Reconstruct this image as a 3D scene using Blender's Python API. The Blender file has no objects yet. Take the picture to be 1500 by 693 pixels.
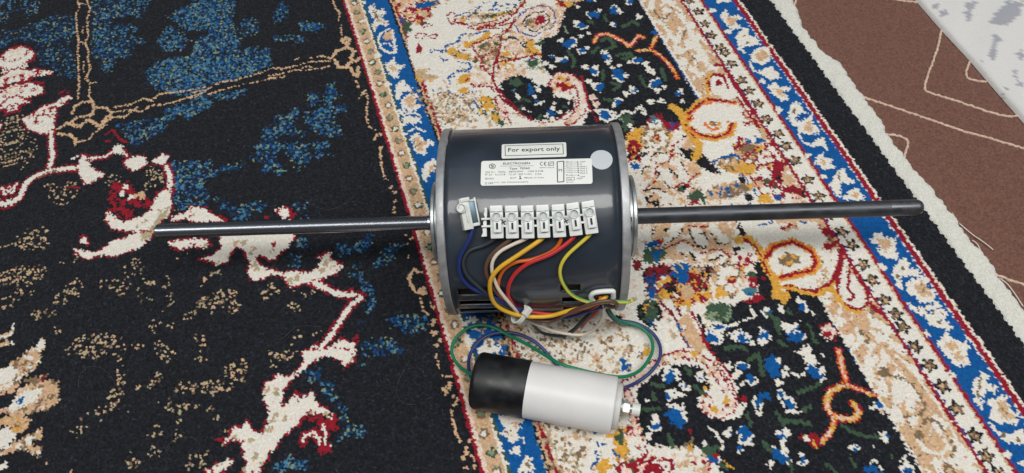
import bpy, bmesh, math, random
import numpy as np
from mathutils import Vector, Matrix, Euler

S = bpy.context.scene
C = S.collection
# ---------------------------------------------------------------- camera, world, lamps, exposure
F_PX, PITCH_C, ROLL_C, CAM_H = 1051.18, 1.04646667, -0.101683763, 0.52875986
W_PX, H_PX = 1500., 693.
CAM_O = np.array([0., 0., CAM_H])
_fw = np.array([0, math.cos(PITCH_C), -math.sin(PITCH_C)])
_r = np.array([1., 0, 0]); _u = np.cross(_r, _fw)
CAM_R = math.cos(ROLL_C) * _r + math.sin(ROLL_C) * _u
CAM_U = -math.sin(ROLL_C) * _r + math.cos(ROLL_C) * _u
CAM_F = _fw
cd = bpy.data.cameras.new('camera'); cam = bpy.data.objects.new('camera', cd); C.objects.link(cam)
cd.sensor_fit = 'HORIZONTAL'; cd.sensor_width = 36; cd.lens = 36 * F_PX / W_PX
cd.clip_start = .01; cd.clip_end = 100
cam.matrix_world = Matrix(((CAM_R[0], CAM_U[0], -CAM_F[0], 0), (CAM_R[1], CAM_U[1], -CAM_F[1], 0),
                           (CAM_R[2], CAM_U[2], -CAM_F[2], CAM_H), (0, 0, 0, 1)))
S.camera = cam
wd = bpy.data.worlds.new('World'); S.world = wd; wd.use_nodes = True
bg = wd.node_tree.nodes['Background']; bg.inputs[0].default_value = (.86, .94, 1., 1); bg.inputs[1].default_value = .075

def area(name, loc, target, sx, sy, power, col):
    l = bpy.data.lights.new(name, 'AREA'); l.shape = 'RECTANGLE'; l.size = sx; l.size_y = sy; l.energy = power; l.color = col
    o = bpy.data.objects.new(name, l); C.objects.link(o); o.location = loc
    o.rotation_euler = (Vector(target) - Vector(loc)).to_track_quat('-Z', 'Y').to_euler(); return o
area('ceiling_lamp', (.3, -.24, 2.3), (.3, .30, 0), 3.8, .62, 66, (1., .98, .945))
area('ceiling_glow', (1.1, .45, 2.75), (1.1, .45, 0), 4.2, 3.6, 22, (.93, .97, 1.))
S.view_settings.view_transform = 'Standard'; S.view_settings.look = 'None'
S.view_settings.exposure = -0.07; S.view_settings.gamma = 1
S.view_settings.use_curve_mapping = False
S.cycles.max_bounces = 6; S.cycles.diffuse_bounces = 3; S.cycles.glossy_bounces = 3; S.cycles.transmission_bounces = 4
S.cycles.use_adaptive_sampling = True

# ---------------------------------------------------------------- surveying: photo points -> the place
def rays(px):
    px = np.asarray(px, float)
    return (((px[..., 0] - W_PX / 2) / F_PX)[..., None] * CAM_R - ((px[..., 1] - H_PX / 2) / F_PX)[..., None] * CAM_U + CAM_F)
def ground(px, z=0.):
    d = rays(px); t = (z - CAM_O[2]) / d[..., 2]
    return CAM_O + t[..., None] * d
PSI = 1.79510459
UVD = np.array([math.cos(PSI), math.sin(PSI)]); UVN = np.array([-math.sin(PSI), math.cos(PSI)])
MX, MY, MPHI, R = .0234579, .2779352, -.0821537, .0695        # motor axis
A0, A1, SL, SR = -.0698235, .0578135, -.2940925, .278442
RB = .0683                                                     # painted shell
FLOOR_Z = -.0105

# ---------------------------------------------------------------- helpers
def link(name, me, mat=None, parent=None):
    o = bpy.data.objects.new(name, me); C.objects.link(o)
    if mat is not None: me.materials.append(mat)
    if parent is not None: o.parent = parent
    return o
def empty(name, loc=(0, 0, 0), rz=0):
    o = bpy.data.objects.new(name, None); C.objects.link(o); o.location = loc; o.rotation_euler = (0, 0, rz)
    o.empty_display_size = .02; return o
def tag(o, label, cat, group=None):
    o['label'] = label; o['category'] = cat
    if group: o['group'] = group
    return o
def mesh(name, v, f, smooth=True):
    me = bpy.data.meshes.new(name); me.from_pydata([tuple(map(float, p)) for p in v], [], f); me.update()
    if smooth:
        for p in me.polygons: p.use_smooth = True
    return me
def sharp(o, deg=35):
    bm = bmesh.new(); bm.from_mesh(o.data)
    for e in bm.edges:
        if len(e.link_faces) == 2 and e.calc_face_angle(0) > math.radians(deg): e.smooth = False
    bm.normal_update(); bm.to_mesh(o.data); bm.free(); return o
def lathe(name, prof, mat, parent, axis='X', seg=64, origin=(0, 0, 0), closed=False, deg=35):
    """profile of (along, radius) turned about the x axis through origin"""
    v, f = [], []
    n = len(prof)
    for a, r in prof:
        for k in range(seg):
            t = 2 * math.pi * k / seg
            v.append((origin[0] + a, origin[1] + r * math.sin(t), origin[2] + r * math.cos(t)))
    for i in range(n if closed else n - 1):
        j = (i + 1) % n
        for k in range(seg):
            l = (k + 1) % seg
            f.append((i * seg + k, i * seg + l, j * seg + l, j * seg + k))
    if not closed:
        if prof[0][1] > 1e-6: f.append(tuple(range(seg))[::-1])
        if prof[-1][1] > 1e-6: f.append(tuple((n - 1) * seg + k for k in range(seg)))
    me = mesh(name, v, f)
    bm = bmesh.new(); bm.from_mesh(me); bmesh.ops.recalc_face_normals(bm, faces=bm.faces); bm.to_mesh(me); bm.free()
    return sharp(link(name, me, mat, parent), deg)
def bm_box(bm, sx, sy, sz, M=Matrix(), bevel=0., seg=2):
    r = bmesh.ops.create_cube(bm, size=1); vs = r['verts']
    for w in vs: w.co = Vector((w.co.x * sx, w.co.y * sy, w.co.z * sz))
    if bevel:
        es = list({e for w in vs for e in w.link_edges})
        q = bmesh.ops.bevel(bm, geom=es, offset=bevel, segments=seg, affect='EDGES', profile=.6)
        vs = list({w for fc in q['faces'] for w in fc.verts} | {w for w in vs if w.is_valid})
    for w in vs: w.co = M @ w.co
    return vs
def bm_cyl(bm, r1, r2, h, M=Matrix(), seg=20, cap=True):
    q = bmesh.ops.create_cone(bm, cap_ends=cap, segments=seg, radius1=r1, radius2=r2, depth=h)
    for w in q['verts']: w.co = M @ w.co
    return q['verts']
def bm_tube(bm, r_out, r_in, z0, z1, M=Matrix(), seg=24):
    rings = []
    for r, z in ((r_out, z0), (r_out, z1 - .0003), (r_out - .0003, z1), (r_in, z1), (r_in, z0)):
        rings.append([bm.verts.new(M @ Vector((r * math.cos(2 * math.pi * k / seg), r * math.sin(2 * math.pi * k / seg), z))) for k in range(seg)])
    for a, b in zip(rings, rings[1:]):
        for k in range(seg): bm.faces.new((a[k], a[(k + 1) % seg], b[(k + 1) % seg], b[k]))
def bm_obj(name, bm, mat, parent=None, deg=30):
    bmesh.ops.recalc_face_normals(bm, faces=bm.faces)
    me = bpy.data.meshes.new(name); bm.to_mesh(me); bm.free()
    for p in me.polygons: p.use_smooth = True
    return sharp(link(name, me, mat, parent), deg)
def catmull(P, step=.0022):
    P = [np.asarray(p, float) for p in P]
    P = [2 * P[0] - P[1]] + P + [2 * P[-1] - P[-2]]
    out = []
    for i in range(1, len(P) - 2):
        a, b, c_, d = P[i - 1:i + 3]
        n = max(2, int(np.linalg.norm(c_ - b) / step))
        for k in range(n):
            t = k / n
            out.append(.5 * ((2 * b) + (c_ - a) * t + (2 * a - 5 * b + 4 * c_ - d) * t * t + (3 * b - a - 3 * c_ + d) * t ** 3))
    out.append(P[-2]); out = np.array(out)
    for _ in range(2):
        out[1:-1] = .25 * out[:-2] + .5 * out[1:-1] + .25 * out[2:]
    return out
def tube_mesh(name, Q, r, seg=10, two=None, cap=True):
    n = len(Q); v, f, mi = [], [], []
    T = np.gradient(Q, axis=0); T /= np.linalg.norm(T, axis=1)[:, None] + 1e-12
    N = np.cross(T[0], (0, 0, 1.)); N = N if np.linalg.norm(N) > 1e-4 else np.array([1., 0, 0]); N /= np.linalg.norm(N)
    for i in range(n):
        N = N - T[i] * (N @ T[i]); N /= np.linalg.norm(N); B = np.cross(T[i], N)
        ri = r[i] if hasattr(r, '__len__') else r
        for k in range(seg):
            t = 2 * math.pi * k / seg
            v.append(Q[i] + ri * (math.cos(t) * N + math.sin(t) * B))
    for i in range(n - 1):
        for k in range(seg):
            l = (k + 1) % seg
            f.append((i * seg + k, i * seg + l, (i + 1) * seg + l, (i + 1) * seg + k)); mi.append(0 if two is None else (1 if two(k, seg) else 0))
    if cap:
        f.append(tuple(range(seg))[::-1]); f.append(tuple((n - 1) * seg + k for k in range(seg))); mi += [0, 0]
    me = mesh(name, v, f)
    if two is not None: me.polygons.foreach_set('material_index', mi)
    return me

# ---------------------------------------------------------------- materials
def mat(name, col, rough=.5, metal=0., spec=.5, coat=0., noise=0., nscale=200., bump=0., bscale=400., sheen=0., rvar=0., sss=0.):
    m = bpy.data.materials.new(name); m.use_nodes = True
    nt = m.node_tree; b = nt.nodes['Principled BSDF']
    b.inputs['Base Color'].default_value = (*col, 1); b.inputs['Roughness'].default_value = rough
    b.inputs['Metallic'].default_value = metal; b.inputs['Specular IOR Level'].default_value = spec
    b.inputs['Coat Weight'].default_value = coat; b.inputs['Coat Roughness'].default_value = .08
    b.inputs['Sheen Weight'].default_value = sheen
    if sss:
        b.inputs['Subsurface Weight'].default_value = sss; b.inputs['Subsurface Scale'].default_value = .002
    tc = nt.nodes.new('ShaderNodeTexCoord')
    if noise or rvar:
        t = nt.nodes.new('ShaderNodeTexNoise'); t.inputs['Scale'].default_value = nscale; t.inputs['Detail'].default_value = 5
        nt.links.new(tc.outputs['Object'], t.inputs['Vector'])
        if noise:
            mx = nt.nodes.new('ShaderNodeMix'); mx.data_type = 'RGBA'
            mr = nt.nodes.new('ShaderNodeMapRange'); mr.inputs['From Min'].default_value = .3; mr.inputs['From Max'].default_value = .7
            nt.links.new(t.outputs['Fac'], mr.inputs['Value']); nt.links.new(mr.outputs['Result'], mx.inputs['Factor'])
            mx.inputs['A'].default_value = (*[c * (1 - noise) for c in col], 1); mx.inputs['B'].default_value = (*[min(1, c * (1 + noise)) for c in col], 1)
            nt.links.new(mx.outputs['Result'], b.inputs['Base Color'])
        if rvar:
            m2 = nt.nodes.new('ShaderNodeMapRange'); m2.inputs['From Min'].default_value = .3; m2.inputs['From Max'].default_value = .7
            m2.inputs['To Min'].default_value = max(.02, rough - rvar); m2.inputs['To Max'].default_value = min(1, rough + rvar)
            nt.links.new(t.outputs['Fac'], m2.inputs['Value']); nt.links.new(m2.outputs['Result'], b.inputs['Roughness'])
    if bump:
        t2 = nt.nodes.new('ShaderNodeTexNoise'); t2.inputs['Scale'].default_value = bscale; t2.inputs['Detail'].default_value = 4
        nt.links.new(tc.outputs['Object'], t2.inputs['Vector'])
        bp = nt.nodes.new('ShaderNodeBump'); bp.inputs['Strength'].default_value = bump; bp.inputs['Distance'].default_value = .001
        nt.links.new(t2.outputs['Fac'], bp.inputs['Height']); nt.links.new(bp.outputs['Normal'], b.inputs['Normal']); nt.links.new(bp.outputs['Normal'], b.inputs['Coat Normal'])
    return m
M_paint = mat('slate_enamel', (.023, .032, .046), .38, spec=.5, coat=.6, noise=.30, nscale=30, bump=.22, bscale=26, rvar=.10)
M_alu = mat('cast_aluminium', (.39, .395, .41), .5, metal=.6, noise=.10, nscale=160, bump=.10, bscale=700, rvar=.1)
M_zinc = mat('zinc_plate', (.52, .56, .56), .42, metal=.85, noise=.12, nscale=120, bump=.05, bscale=500, rvar=.1)
M_steel = mat('bright_ground_steel', (.42, .45, .50), .27, metal=1.)
M_black = mat('blackened_steel', (.075, .08, .09), .40, metal=.7, noise=.25, nscale=70, bump=.05, bscale=300, rvar=.12)
M_worn = mat('worn_steel', (.12, .125, .135), .36, metal=.8, noise=.35, nscale=120, rvar=.12)
M_dark = mat('dark_inside', (.012, .011, .010), .6, noise=.4, nscale=90)
M_copper = mat('varnished_winding', (.05, .022, .012), .5, noise=.5, nscale=250)
M_white = mat('white_nylon', (.74, .76, .75), .38, noise=.04, nscale=120, sss=.15)
M_white2 = mat('milky_nylon', (.66, .68, .64), .40, noise=.06, nscale=140, sss=.2)
M_screw = mat('dull_screw', (.40, .41, .41), .42, metal=.8, noise=.2, nscale=400)
M_sticker = mat('white_vinyl', (.76, .79, .75), .36, noise=.025, nscale=60)
M_dot = mat('grey_vinyl_dot', (.55, .59, .62), .38, noise=.03, nscale=80)
M_ink = mat('black_ink', (.025, .028, .035), .5)
M_ink2 = mat('grey_ink', (.16, .17, .19), .5)
M_cap = mat('black_cap_plastic', (.012, .013, .015), .42, spec=.5, noise=.6, nscale=70, bump=.08, bscale=160, rvar=.16)
M_can = mat('white_can_plastic', (.74, .74, .735), .40, noise=.06, nscale=28, bump=.02, bscale=120, sss=.1)
M_can2 = mat('grey_lid_plastic', (.58, .58, .56), .45, noise=.05, nscale=120)
def wmat(n, c): return mat(n, c, .38, spec=.5, noise=.06, nscale=150)
WC = {'blue': wmat('navy_wire', (.012, .030, .155)), 'grey': wmat('charcoal_wire', (.035, .042, .05)), 'brown': wmat('brown_wire', (.115, .062, .042)),
      'white': wmat('ivory_wire', (.72, .64, .54)), 'yellow': wmat('yellow_wire', (.72, .41, .025)), 'orange': wmat('orange_wire', (.58, .12, .015)),
      'red': wmat('red_wire', (.52, .025, .03)), 'lemon': wmat('lemon_wire', (.66, .55, .055)), 'leaf': wmat('leaf_green_stripe', (.12, .33, .08)),
      'green': wmat('green_wire', (.004, .19, .085)), 'black': wmat('black_wire', (.012, .016, .02)), 'indigo': wmat('indigo_wire', (.022, .035, .155))}
M_screw2 = mat('clear_screw_well', (.50, .53, .53), .35, metal=.35, noise=.25, nscale=500)
M_insert = mat('steel_blue_insert', (.10, .16, .20), .35, metal=.6)
M_nutm = mat('zinc_nut', (.55, .57, .55), .35, metal=.6, noise=.1, nscale=300)
# ---------------------------------------------------------------- rug pattern
# The woven design, knot by knot.  Every line: op colour(s) [size] points, read off in the
# coordinates of one surveyed tile of the rug (T x y scale); tiles are mapped on the floor plane.
PAL = {'K': (.0125, .0140, .0185), 'W': (.70, .67, .605), 'R': (.26, .010, .022), 'B': (.004, .085, .285),
       'T': (.56, .37, .225), 'O': (.20, .135, .080), 'G': (.045, .085, .050), 'Y': (.62, .33, .055),
       'P': (.70, .52, .43), 'E': (.05, .17, .23), 'N': (.66, .16, .035), 'L': (.055, .16, .28),
       'H': (.21, .27, .18), 'D': (.006, .045, .135), 'I': (.045, .060, .26), 'S': (.42, .34, .22), 'X': (.16, .014, .02)}
CODES = list(PAL)
PALA = np.array([PAL[c] for c in CODES])
CI = {c: i for i, c in enumerate(CODES)}

RUG_TRACE = """
T 0 0 1
P K 845,-30 917,-30 935,0 1024,150 1010,160 1000,195 1000,215 960,200 930,215 905,200 870,185 850,190 865,160 850,130 821,113 808,112 797,101 792,86 792,57 816,52 816,34 829,13 847,0
P K 1030,495 1045,475 1085,440 1110,420 1140,436 1195,430 1243,513 1349,692 1362,715 1065,715 1045,665 1010,650 1085,610 1075,560 1045,520
T 1050 320 3.85
P K 230,170 340,430 420,400 560,430 600,480 690,690 0,690 100,560 270,460 230,330 190,240
T 0 0 3.85
F b .30 120,0 230,0 210,90 150,90 130,60
F b .34 0,150 200,130 300,90 420,100 425,180 400,230 300,250 200,240 100,240 0,230
F b .26 200,230 420,230 425,440 360,440 300,380 230,370 210,300
F b .40 520,0 850,0 800,100 700,90 600,110 530,150 510,100
F b .42 510,110 660,130 780,150 770,180 690,180 820,230 790,260 700,270 760,310 640,330 620,410 580,420 560,350 520,300
F b .62 930,100 1100,10 1155,0 1155,170 1060,170 1000,120
F b .55 890,220 960,140 1040,190 1060,240 1010,290 920,290
F b .66 820,400 900,340 1000,320 1155,330 1155,560 1000,540 900,510 830,460
F b .55 1090,230 1155,210 1155,300 1100,290
F b .6 930,600 1155,560 1155,620 1050,680 1030,640 950,690 920,660
S T 8 440,0 450,40 430,80 435,190 445,215 440,290 440,340 445,420 440,560
S T 8 490,0 510,50 490,110 500,200 480,240 500,290 495,330 510,390 480,440 510,470 500,540 520,570
S T 8 465,150 465,190
S T 8 470,350 470,400
S T 8 460,240 490,260
S T 8 455,20 490,30
S T 9 520,465 540,460
S T 16 410,640 420,600 470,575 520,570 530,610 520,650 440,660 400,690
S T 16 540,605 600,610 630,640 580,690
S T 9 640,605 740,590 810,555 860,570 900,530 1000,520 1155,490
S T 9 640,635 720,620 800,630 850,595 920,590 1000,570 1155,520
S T 9 600,655 700,665 780,600
S R 12 10,290 80,260 150,265 200,300 190,340 150,350
Q W R 10 40,290 100,265 160,275 190,300 180,330 150,345 150,380 110,385 80,350 110,320 60,310
Q W R 10 0,400 60,385 110,390 170,400 190,390 290,405 290,415 190,430 160,450 60,470 110,480 170,470 240,490 245,530 190,540 150,555 170,580 100,600 110,630 60,600 30,570 0,600
M W6R2P1 0,400 60,385 110,390 170,400 190,390 290,405 290,415 190,430 160,450 60,470 110,480 170,470 240,490 245,530 190,540 150,555 170,580 100,600 110,630 60,600 30,570 0,600
M W6R1P1 40,290 100,265 160,275 190,300 180,330 150,345 150,380 110,385 80,350 110,320 60,310
S K 12 20,310 60,312 80,335
S R 12 60,460 120,475 170,462 250,470
S R 10 0,500 50,520 90,545
S R 10 110,420 140,440
S R 10 0,600 40,560 100,590
S R 8 20,430 90,425
Q W R 10 140,670 200,630 240,600 300,590 340,560 380,540 405,550 370,580 320,610 310,690 230,690 190,650 140,690
S R 10 330,530 370,510 400,545
M W5R2P2 140,670 200,630 240,600 300,590 340,560 370,580 320,610 310,690 230,690 190,650
S R 12 180,640 240,670 250,620
T 280 0 3.85
F b .66 0,0 250,0 230,110 250,170 180,190 60,170 0,170
F b .68 20,240 100,190 230,180 280,220 270,300 330,270 450,280 450,370 380,400 300,430 200,470 0,500 0,330
F b .4 280,110 370,100 380,190 310,220 270,190
F b .5 470,80 510,10 550,50 540,100 500,130 470,150
F b .62 600,130 720,130 770,150 700,180 620,180
F b .55 460,210 540,200 640,210 630,240 560,225 480,240
F b .62 0,560 150,530 330,500 250,560 120,560 100,620 0,630
F b .6 660,520 710,520 720,590 670,600
F b .6 760,480 800,470 830,540 790,600 750,600
F b .55 640,630 720,610 880,590 880,620 800,650 780,690 640,690
F b .5 480,660 560,620 610,600 600,650 540,690 470,690
S T 8 0,520 80,510 160,465 240,455 330,430 400,410 460,385 520,390 590,375 680,350 780,350 800,320
S T 8 0,550 100,530 200,500 300,475 400,455 460,440 520,440 560,400 640,400 720,390 800,370
S T 8 580,345 610,330
S T 8 670,330 740,320 790,330
S T 8 440,430 520,415
S T 8 600,400 640,380 680,380
S T 20 800,320 820,290 860,280 880,260 850,230 870,215 895,225 885,245
S T 20 880,270 920,290 900,330 930,350 950,330
S T 20 810,340 830,380 880,380 900,350
S T 20 900,380 910,410 940,430 940,380
S T 7 800,0 810,40 840,75 830,120
S T 7 845,140 850,200
S T 7 930,450 945,490
S T 8 950,550 980,510 1000,560 990,620 990,690
T 480 0 3.85
Q W W 4 230,40 260,25 275,60 300,60 310,45 330,80 300,90 320,120 340,125 335,150 300,140 280,150 260,180 250,150 270,120 240,80
P O 250,50 280,80 300,110 270,110
S W 14 350,160 300,190 285,230 300,270 340,295 385,300 375,240 365,170
P T 320,190 360,170 365,220 330,230 310,215
S W 10 300,250 340,240 370,270
P W 320,370 345,345 375,330 385,365 435,365 430,385 400,395 405,440 370,445 345,410 325,385
P T 340,365 380,375 390,410 360,400
D W 18 285,315 340,475
D W 13 210,120 205,15
P W 400,470 430,450 445,480 470,490 470,520 440,515 420,530 410,570 385,560 380,510
P W 410,570 470,525 510,540 500,580 530,600 490,630 450,620 420,600
P T 430,565 470,540 495,555 480,585 505,600 480,612 450,600
S W 15 400,620 430,650 480,670 520,690
S W 14 420,600 440,640 500,640 520,650
M R3Y2W4G1T2 370,0 640,0 620,40 580,50 560,80 480,60 500,100 450,110 410,60 380,40
S R 10 390,40 440,30 480,60 520,40 580,50 560,90 520,110
P G 410,90 470,130 450,190 430,190
P B 480,20 560,20 530,50
P B 400,90 430,110 420,130
M R3G1T1 500,100 590,135 570,155 520,140
S R 12 480,205 520,185 560,195 540,220 490,210
S R 12 570,205 620,195 610,220 580,220
P R 490,240 520,235 535,290 505,305 500,270
M T2W2Y1 490,400 560,400 590,380 560,420 630,430 600,460 540,450 510,430
S S 7 560,560 620,590 640,570 700,580 740,620
S S 7 610,640 680,640 740,660
M T3Y2G1W1 740,100 830,70 900,60 1000,60 1060,30 1100,0 1110,0 1080,60 1000,100 900,90 800,110 750,130
S B 9 740,90 780,70 830,80 870,50 940,40 1010,30 1080,20
M P4T2W2O1 830,270 930,210 980,200 960,300 940,400 900,400 860,340
M W6P3 800,470 870,390 920,440 940,480 850,490
M T3P2W3Y1R1O1 980,180 1040,170 1155,130 1155,330 1050,350 1060,400 980,450 950,420 970,300
P K 970,490 1010,440 1060,430 1110,440 1155,450 1155,660 1080,630 1010,580 980,530
P Y 780,250 840,220 920,190 910,215 840,240 790,280
P Y 680,270 750,290 760,310 700,320 670,300
P Y 740,430 800,420 830,440 780,470 730,480
P Y 740,500 800,490 790,540 740,530
M Y3G1T1W1 840,550 900,560 950,600 1000,680 960,690 900,640 850,600
M G2Y1 760,300 850,340 840,360 770,330
S B 8 740,215 770,195 830,190 870,180 920,175
S B 8 660,270 720,245 750,220 740,200
S B 8 580,290 610,285 660,300
S B 8 580,280 600,310
S B 8 640,330 690,350 740,345 800,360 810,380 790,410 730,400 700,420 680,440 690,480
S B 8 590,510 620,530 680,515 720,540 760,540 800,520 840,520
S B 8 800,580 810,620 850,610 820,560
S B 9 820,690 850,680
S R 12 700,70 680,90 720,130 800,140 900,150 960,150 1040,130 1090,60 1115,0
S R 10 700,80 720,90 715,120
S R 12 820,250 900,220 980,190 1020,160 1060,120
S R 10 830,270 810,250 790,280 760,290
S R 14 1020,160 980,200 965,300 940,360 930,430 950,500 980,560 1030,600 1090,640 1155,670
S R 10 830,320 870,370 900,410 930,440
S R 10 780,460 830,420 880,380
S R 10 820,490 870,490 920,490 940,520
S R 9 940,560 960,620 1010,670 1040,690
S K 8 1000,220 1050,215 1080,250 1110,240 1130,280
S K 8 990,320 1040,340 1050,300
S B 9 1060,150 1090,190 1150,190
T 730 0 3.85
P W 100,60 180,25 300,30 350,90 330,160 250,200 150,200 90,150
M T3P3W2 300,20 380,40 350,110 340,170 260,220 150,215 80,170 100,140 150,200 250,200 330,160 350,90
S B 8 110,90 150,55 220,45 300,60 330,110 300,160 230,190 150,185 100,150 110,90
S K 8 140,100 170,75 230,70 280,100 285,140 240,160 180,165 145,140
M O3T1Y1 150,110 190,90 250,80 280,120 240,155 170,150
P R 205,105 235,90 250,120 220,135
M R2Y2T2G1 320,0 480,0 400,40 360,40 330,30
S R 14 330,0 380,40
M P3W2T1O1 0,240 100,210 170,250 230,290 170,310 100,330 60,290 0,300
S K 8 40,240 60,210 100,215 140,260 170,280
M Y3W2K1 20,290 100,290 90,340 40,350
M Y3T1K1 150,230 230,290 240,320 150,310
S R 12 0,350 90,340 170,320 240,310
M W3H2G1 150,345 240,340 260,390 190,400 160,380
M P3T2W1 0,410 100,390 180,400 130,440 50,450 0,470
B! 540,85,28 650,60,26 465,145,25 400,245,32 475,285,20 655,135,13 605,320,24 370,345,20 535,400,22 680,420,38 575,490,26 790,340,22 890,470,28 770,510,16 675,580,20 1010,530,16 600,650,24 745,10,18 185,510,36 290,635,24 85,520,14 300,325,9 515,0,18
D W 18 440,130 790,95 350,230 600,290 620,350 550,380 510,460 720,530 750,500 870,410 560,630
D W 20 340,340 490,380 830,360 850,390 540,480 900,510 920,570 860,575
D W 13 570,60 690,70 510,190 430,260 500,270 465,205 640,140 640,380 680,370 740,350 720,430 935,490 1030,510 1040,570 650,600 630,630 650,655 790,610 820,640 740,640 450,40
D W 17 300,380 265,360 210,490 100,540 320,630 345,640 205,585 250,570 400,570
D W 11 230,590 270,560 310,580 180,630 130,600
D P 22 530,550 550,590
S G 23 580,230 620,210 660,260 600,280
S G 23 670,310 740,300 760,320 700,330
S G 22 390,290 430,340 420,380
S G 22 560,270 530,300
S G 22 700,150 760,120 790,140
S G 20 600,90 610,120
S G 22 590,400 590,450
S G 22 640,470 690,480 650,510
S G 22 800,430 830,490
S G 22 920,390 940,450
S G 22 600,560 640,570
S G 20 500,120 530,130
S G 22 210,250 250,240
S G 22 110,450 130,500
S G 21 100,580 140,640
S G 22 90,600 180,640 240,670
S G 22 350,600 390,610
S G 24 80,450 120,470
P H 680,680 720,640 760,690
S H 12 370,150 390,190
V N 30 540,240 560,200 610,190 660,210 700,230 740,260 790,200 820,210
V Y 26 780,285 850,280 875,240 895,200
V N 28 860,280 910,310 960,360 990,400 1010,440
V P 58 305,480 340,430 400,435 455,480 480,560 465,630 400,690
S R 12 470,430 510,600 560,690
S R 9 350,520 390,510 430,560 440,600 400,640
P B 850,180 890,170 900,200
T 850 150 3.85
P K 370,60 420,0 520,0 540,50 600,150 640,210 600,220 540,170 480,180 370,140 300,110
B! 140,75,32
S W 12 100,60 130,40 200,60
S W 12 110,90 150,110 200,90
P G 225,80 280,55 305,120 265,155 240,110
S W 13 200,90 250,50 300,60 350,20 370,70
D W 14 300,150 280,130
M R3X1 370,100 440,55 465,80 480,120 530,140 560,150 540,165 480,150 440,130 380,130
D E 24 415,95 430,110
D W 24 410,135 440,120
D I 14 520,140
D T 82 420,195
D O 18 340,200 375,145 460,130 510,170 490,235 440,262 380,255
D W 28 385,190 450,185 460,230 400,240 425,220
D Y 28 310,185 330,165
D Y 20 520,185
D W 32 550,205 580,250 560,160
D P 26 520,240 600,215
D R 22 425,190
D Y 9 425,195
M R3Y2K1P1 260,200 330,190 360,280 340,340 290,330 270,270
P B 280,340 320,345 300,370
M W5T3 330,380 420,300 520,270 600,310 700,370 760,400 700,470 600,560 520,520 420,590 360,590 350,420
P T 430,370 530,350 560,430 510,490 430,450
P W 450,390 520,380 530,430 490,460
P T 610,380 670,390 640,440 600,420
P W 430,300 500,310 510,330 430,370 400,400 400,340
P W 540,330 590,320 605,420 575,435 550,380
S K 8 340,400 380,360 400,300 470,270 520,280
S K 7 350,440 390,420 380,380
S K 8 430,300 470,310
S K 8 560,340 600,400 580,440 540,420 540,370
S K 8 540,270 600,290 640,360
S K 8 420,400 440,440 500,480
S R 9 420,430 400,380 440,340 500,330 530,270 520,240
S R 9 360,490 420,460
S R 9 500,490 540,500 560,460 640,450 680,470
M T5K3 360,530 450,530 450,590 370,590
M W4R2T1 450,520 540,520 520,580 460,590
M R2G2K1W1 520,480 600,460 640,490 600,520 540,520
P G 600,500 680,490 720,570 620,550
M W2O1R1 590,555 680,550 690,580 590,580
P W 660,430 740,420 830,420 850,440 760,460 700,500 660,470
P K 645,330 700,300 745,350 795,400 760,410 680,370
P W 690,230 800,210 880,130 990,100 1000,200 870,250 860,290 760,330 720,300 690,260
P W 590,80 700,20 870,0 960,60 880,200 760,210 660,190
S Y 32 515,25 550,45 580,80 592,150 630,200 672,235 655,295 640,310
S R 14 600,130 650,190 690,200
S R 22 610,100 650,65 740,50 820,70 860,120 840,180 760,205 680,190 620,150
S Y 10 640,85 740,68 810,88 842,130 822,165 760,190 690,178
S N 12 690,90 700,130 740,155 790,140
M Y3O2T1 710,100 760,100 790,130 740,155
S R 14 590,60 640,20 700,0
M R3T2P1O1 880,70 920,40 990,90 1010,130 1030,200 990,190 940,150 900,110
P B 920,200 950,190 1000,200 1040,220 990,240 940,230
D W 20 975,215
M R3O2T1Y1 850,250 900,210 960,240 1040,260 1080,230 1100,330 1100,480 1040,470 1000,380 950,330 890,290
D K 18 1030,290
D W 16 1080,270 1060,310 1090,380
S B 10 750,340 800,310 860,300 900,310
M Y3O2T2B1 740,350 820,310 900,320 980,360 960,420 870,410 800,380
M T4O4B1 700,520 760,470 860,450 980,460 980,500 870,520 800,560 730,570
D K 20 910,440
D W 42 955,535
D K 26 955,535
D Y 34 1040,545
M R4W3G1 1000,380 1060,440 1150,480 1155,560 1100,560 1050,510
P B 1095,530 1130,520 1120,550
M W4P2B1 700,565 1000,570 1000,590 700,590
T 850 320 3.85
M T5W3 370,40 880,20 870,110 840,270 760,270 690,260 480,260 400,170 370,120
P W 530,60 575,30 560,100 500,140 480,130
P W 610,80 650,60 680,90 720,100 730,140 680,170 640,130
P W 720,30 760,20 830,100 840,140 800,150 760,90
P W 520,150 580,140 640,170 690,220 660,240 600,190 530,180
P W 710,210 760,190 810,200 760,240 710,240
S K 7 575,40 570,100 510,140 470,120
S K 7 610,80 640,130 680,170 730,150 720,110
S K 7 750,70 790,140 850,150
S K 7 570,180 620,210 660,240
S K 7 740,240 800,210
M T3K2 400,40 440,50 430,100 390,90
S R 9 470,150 580,110 600,130 640,150 690,210 700,240
S R 9 720,180 820,180 840,240
S R 12 620,45 720,50
S W 13 480,250 560,235 640,245 700,270 760,265 830,240
S W 12 350,280 420,275 470,250
P G 360,190 480,170 480,220 400,260 360,250
P B 370,140 430,120 440,160 380,170
P B 390,200 480,180 440,240 400,230
M X3Y1K2 300,230 350,240 350,290 300,290
M W4P2X1 290,300 340,320 380,370 380,440 290,430
M I3X2K2O1 350,300 450,280 640,260 740,290 720,400 680,420 640,480 560,440 440,440 390,440 350,380
M Y3R2T2X1 430,410 500,390 560,370 640,380 700,440 640,490 560,500 480,450
M Y1X3K1T1 600,290 690,280 720,340 680,400 620,370
P B 520,290 600,250 620,300 590,350 530,330
D Y 26 465,430
D W 18 450,370 430,385
M T3O2 570,380 630,375 630,430 580,440
D T 88 850,340
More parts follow.
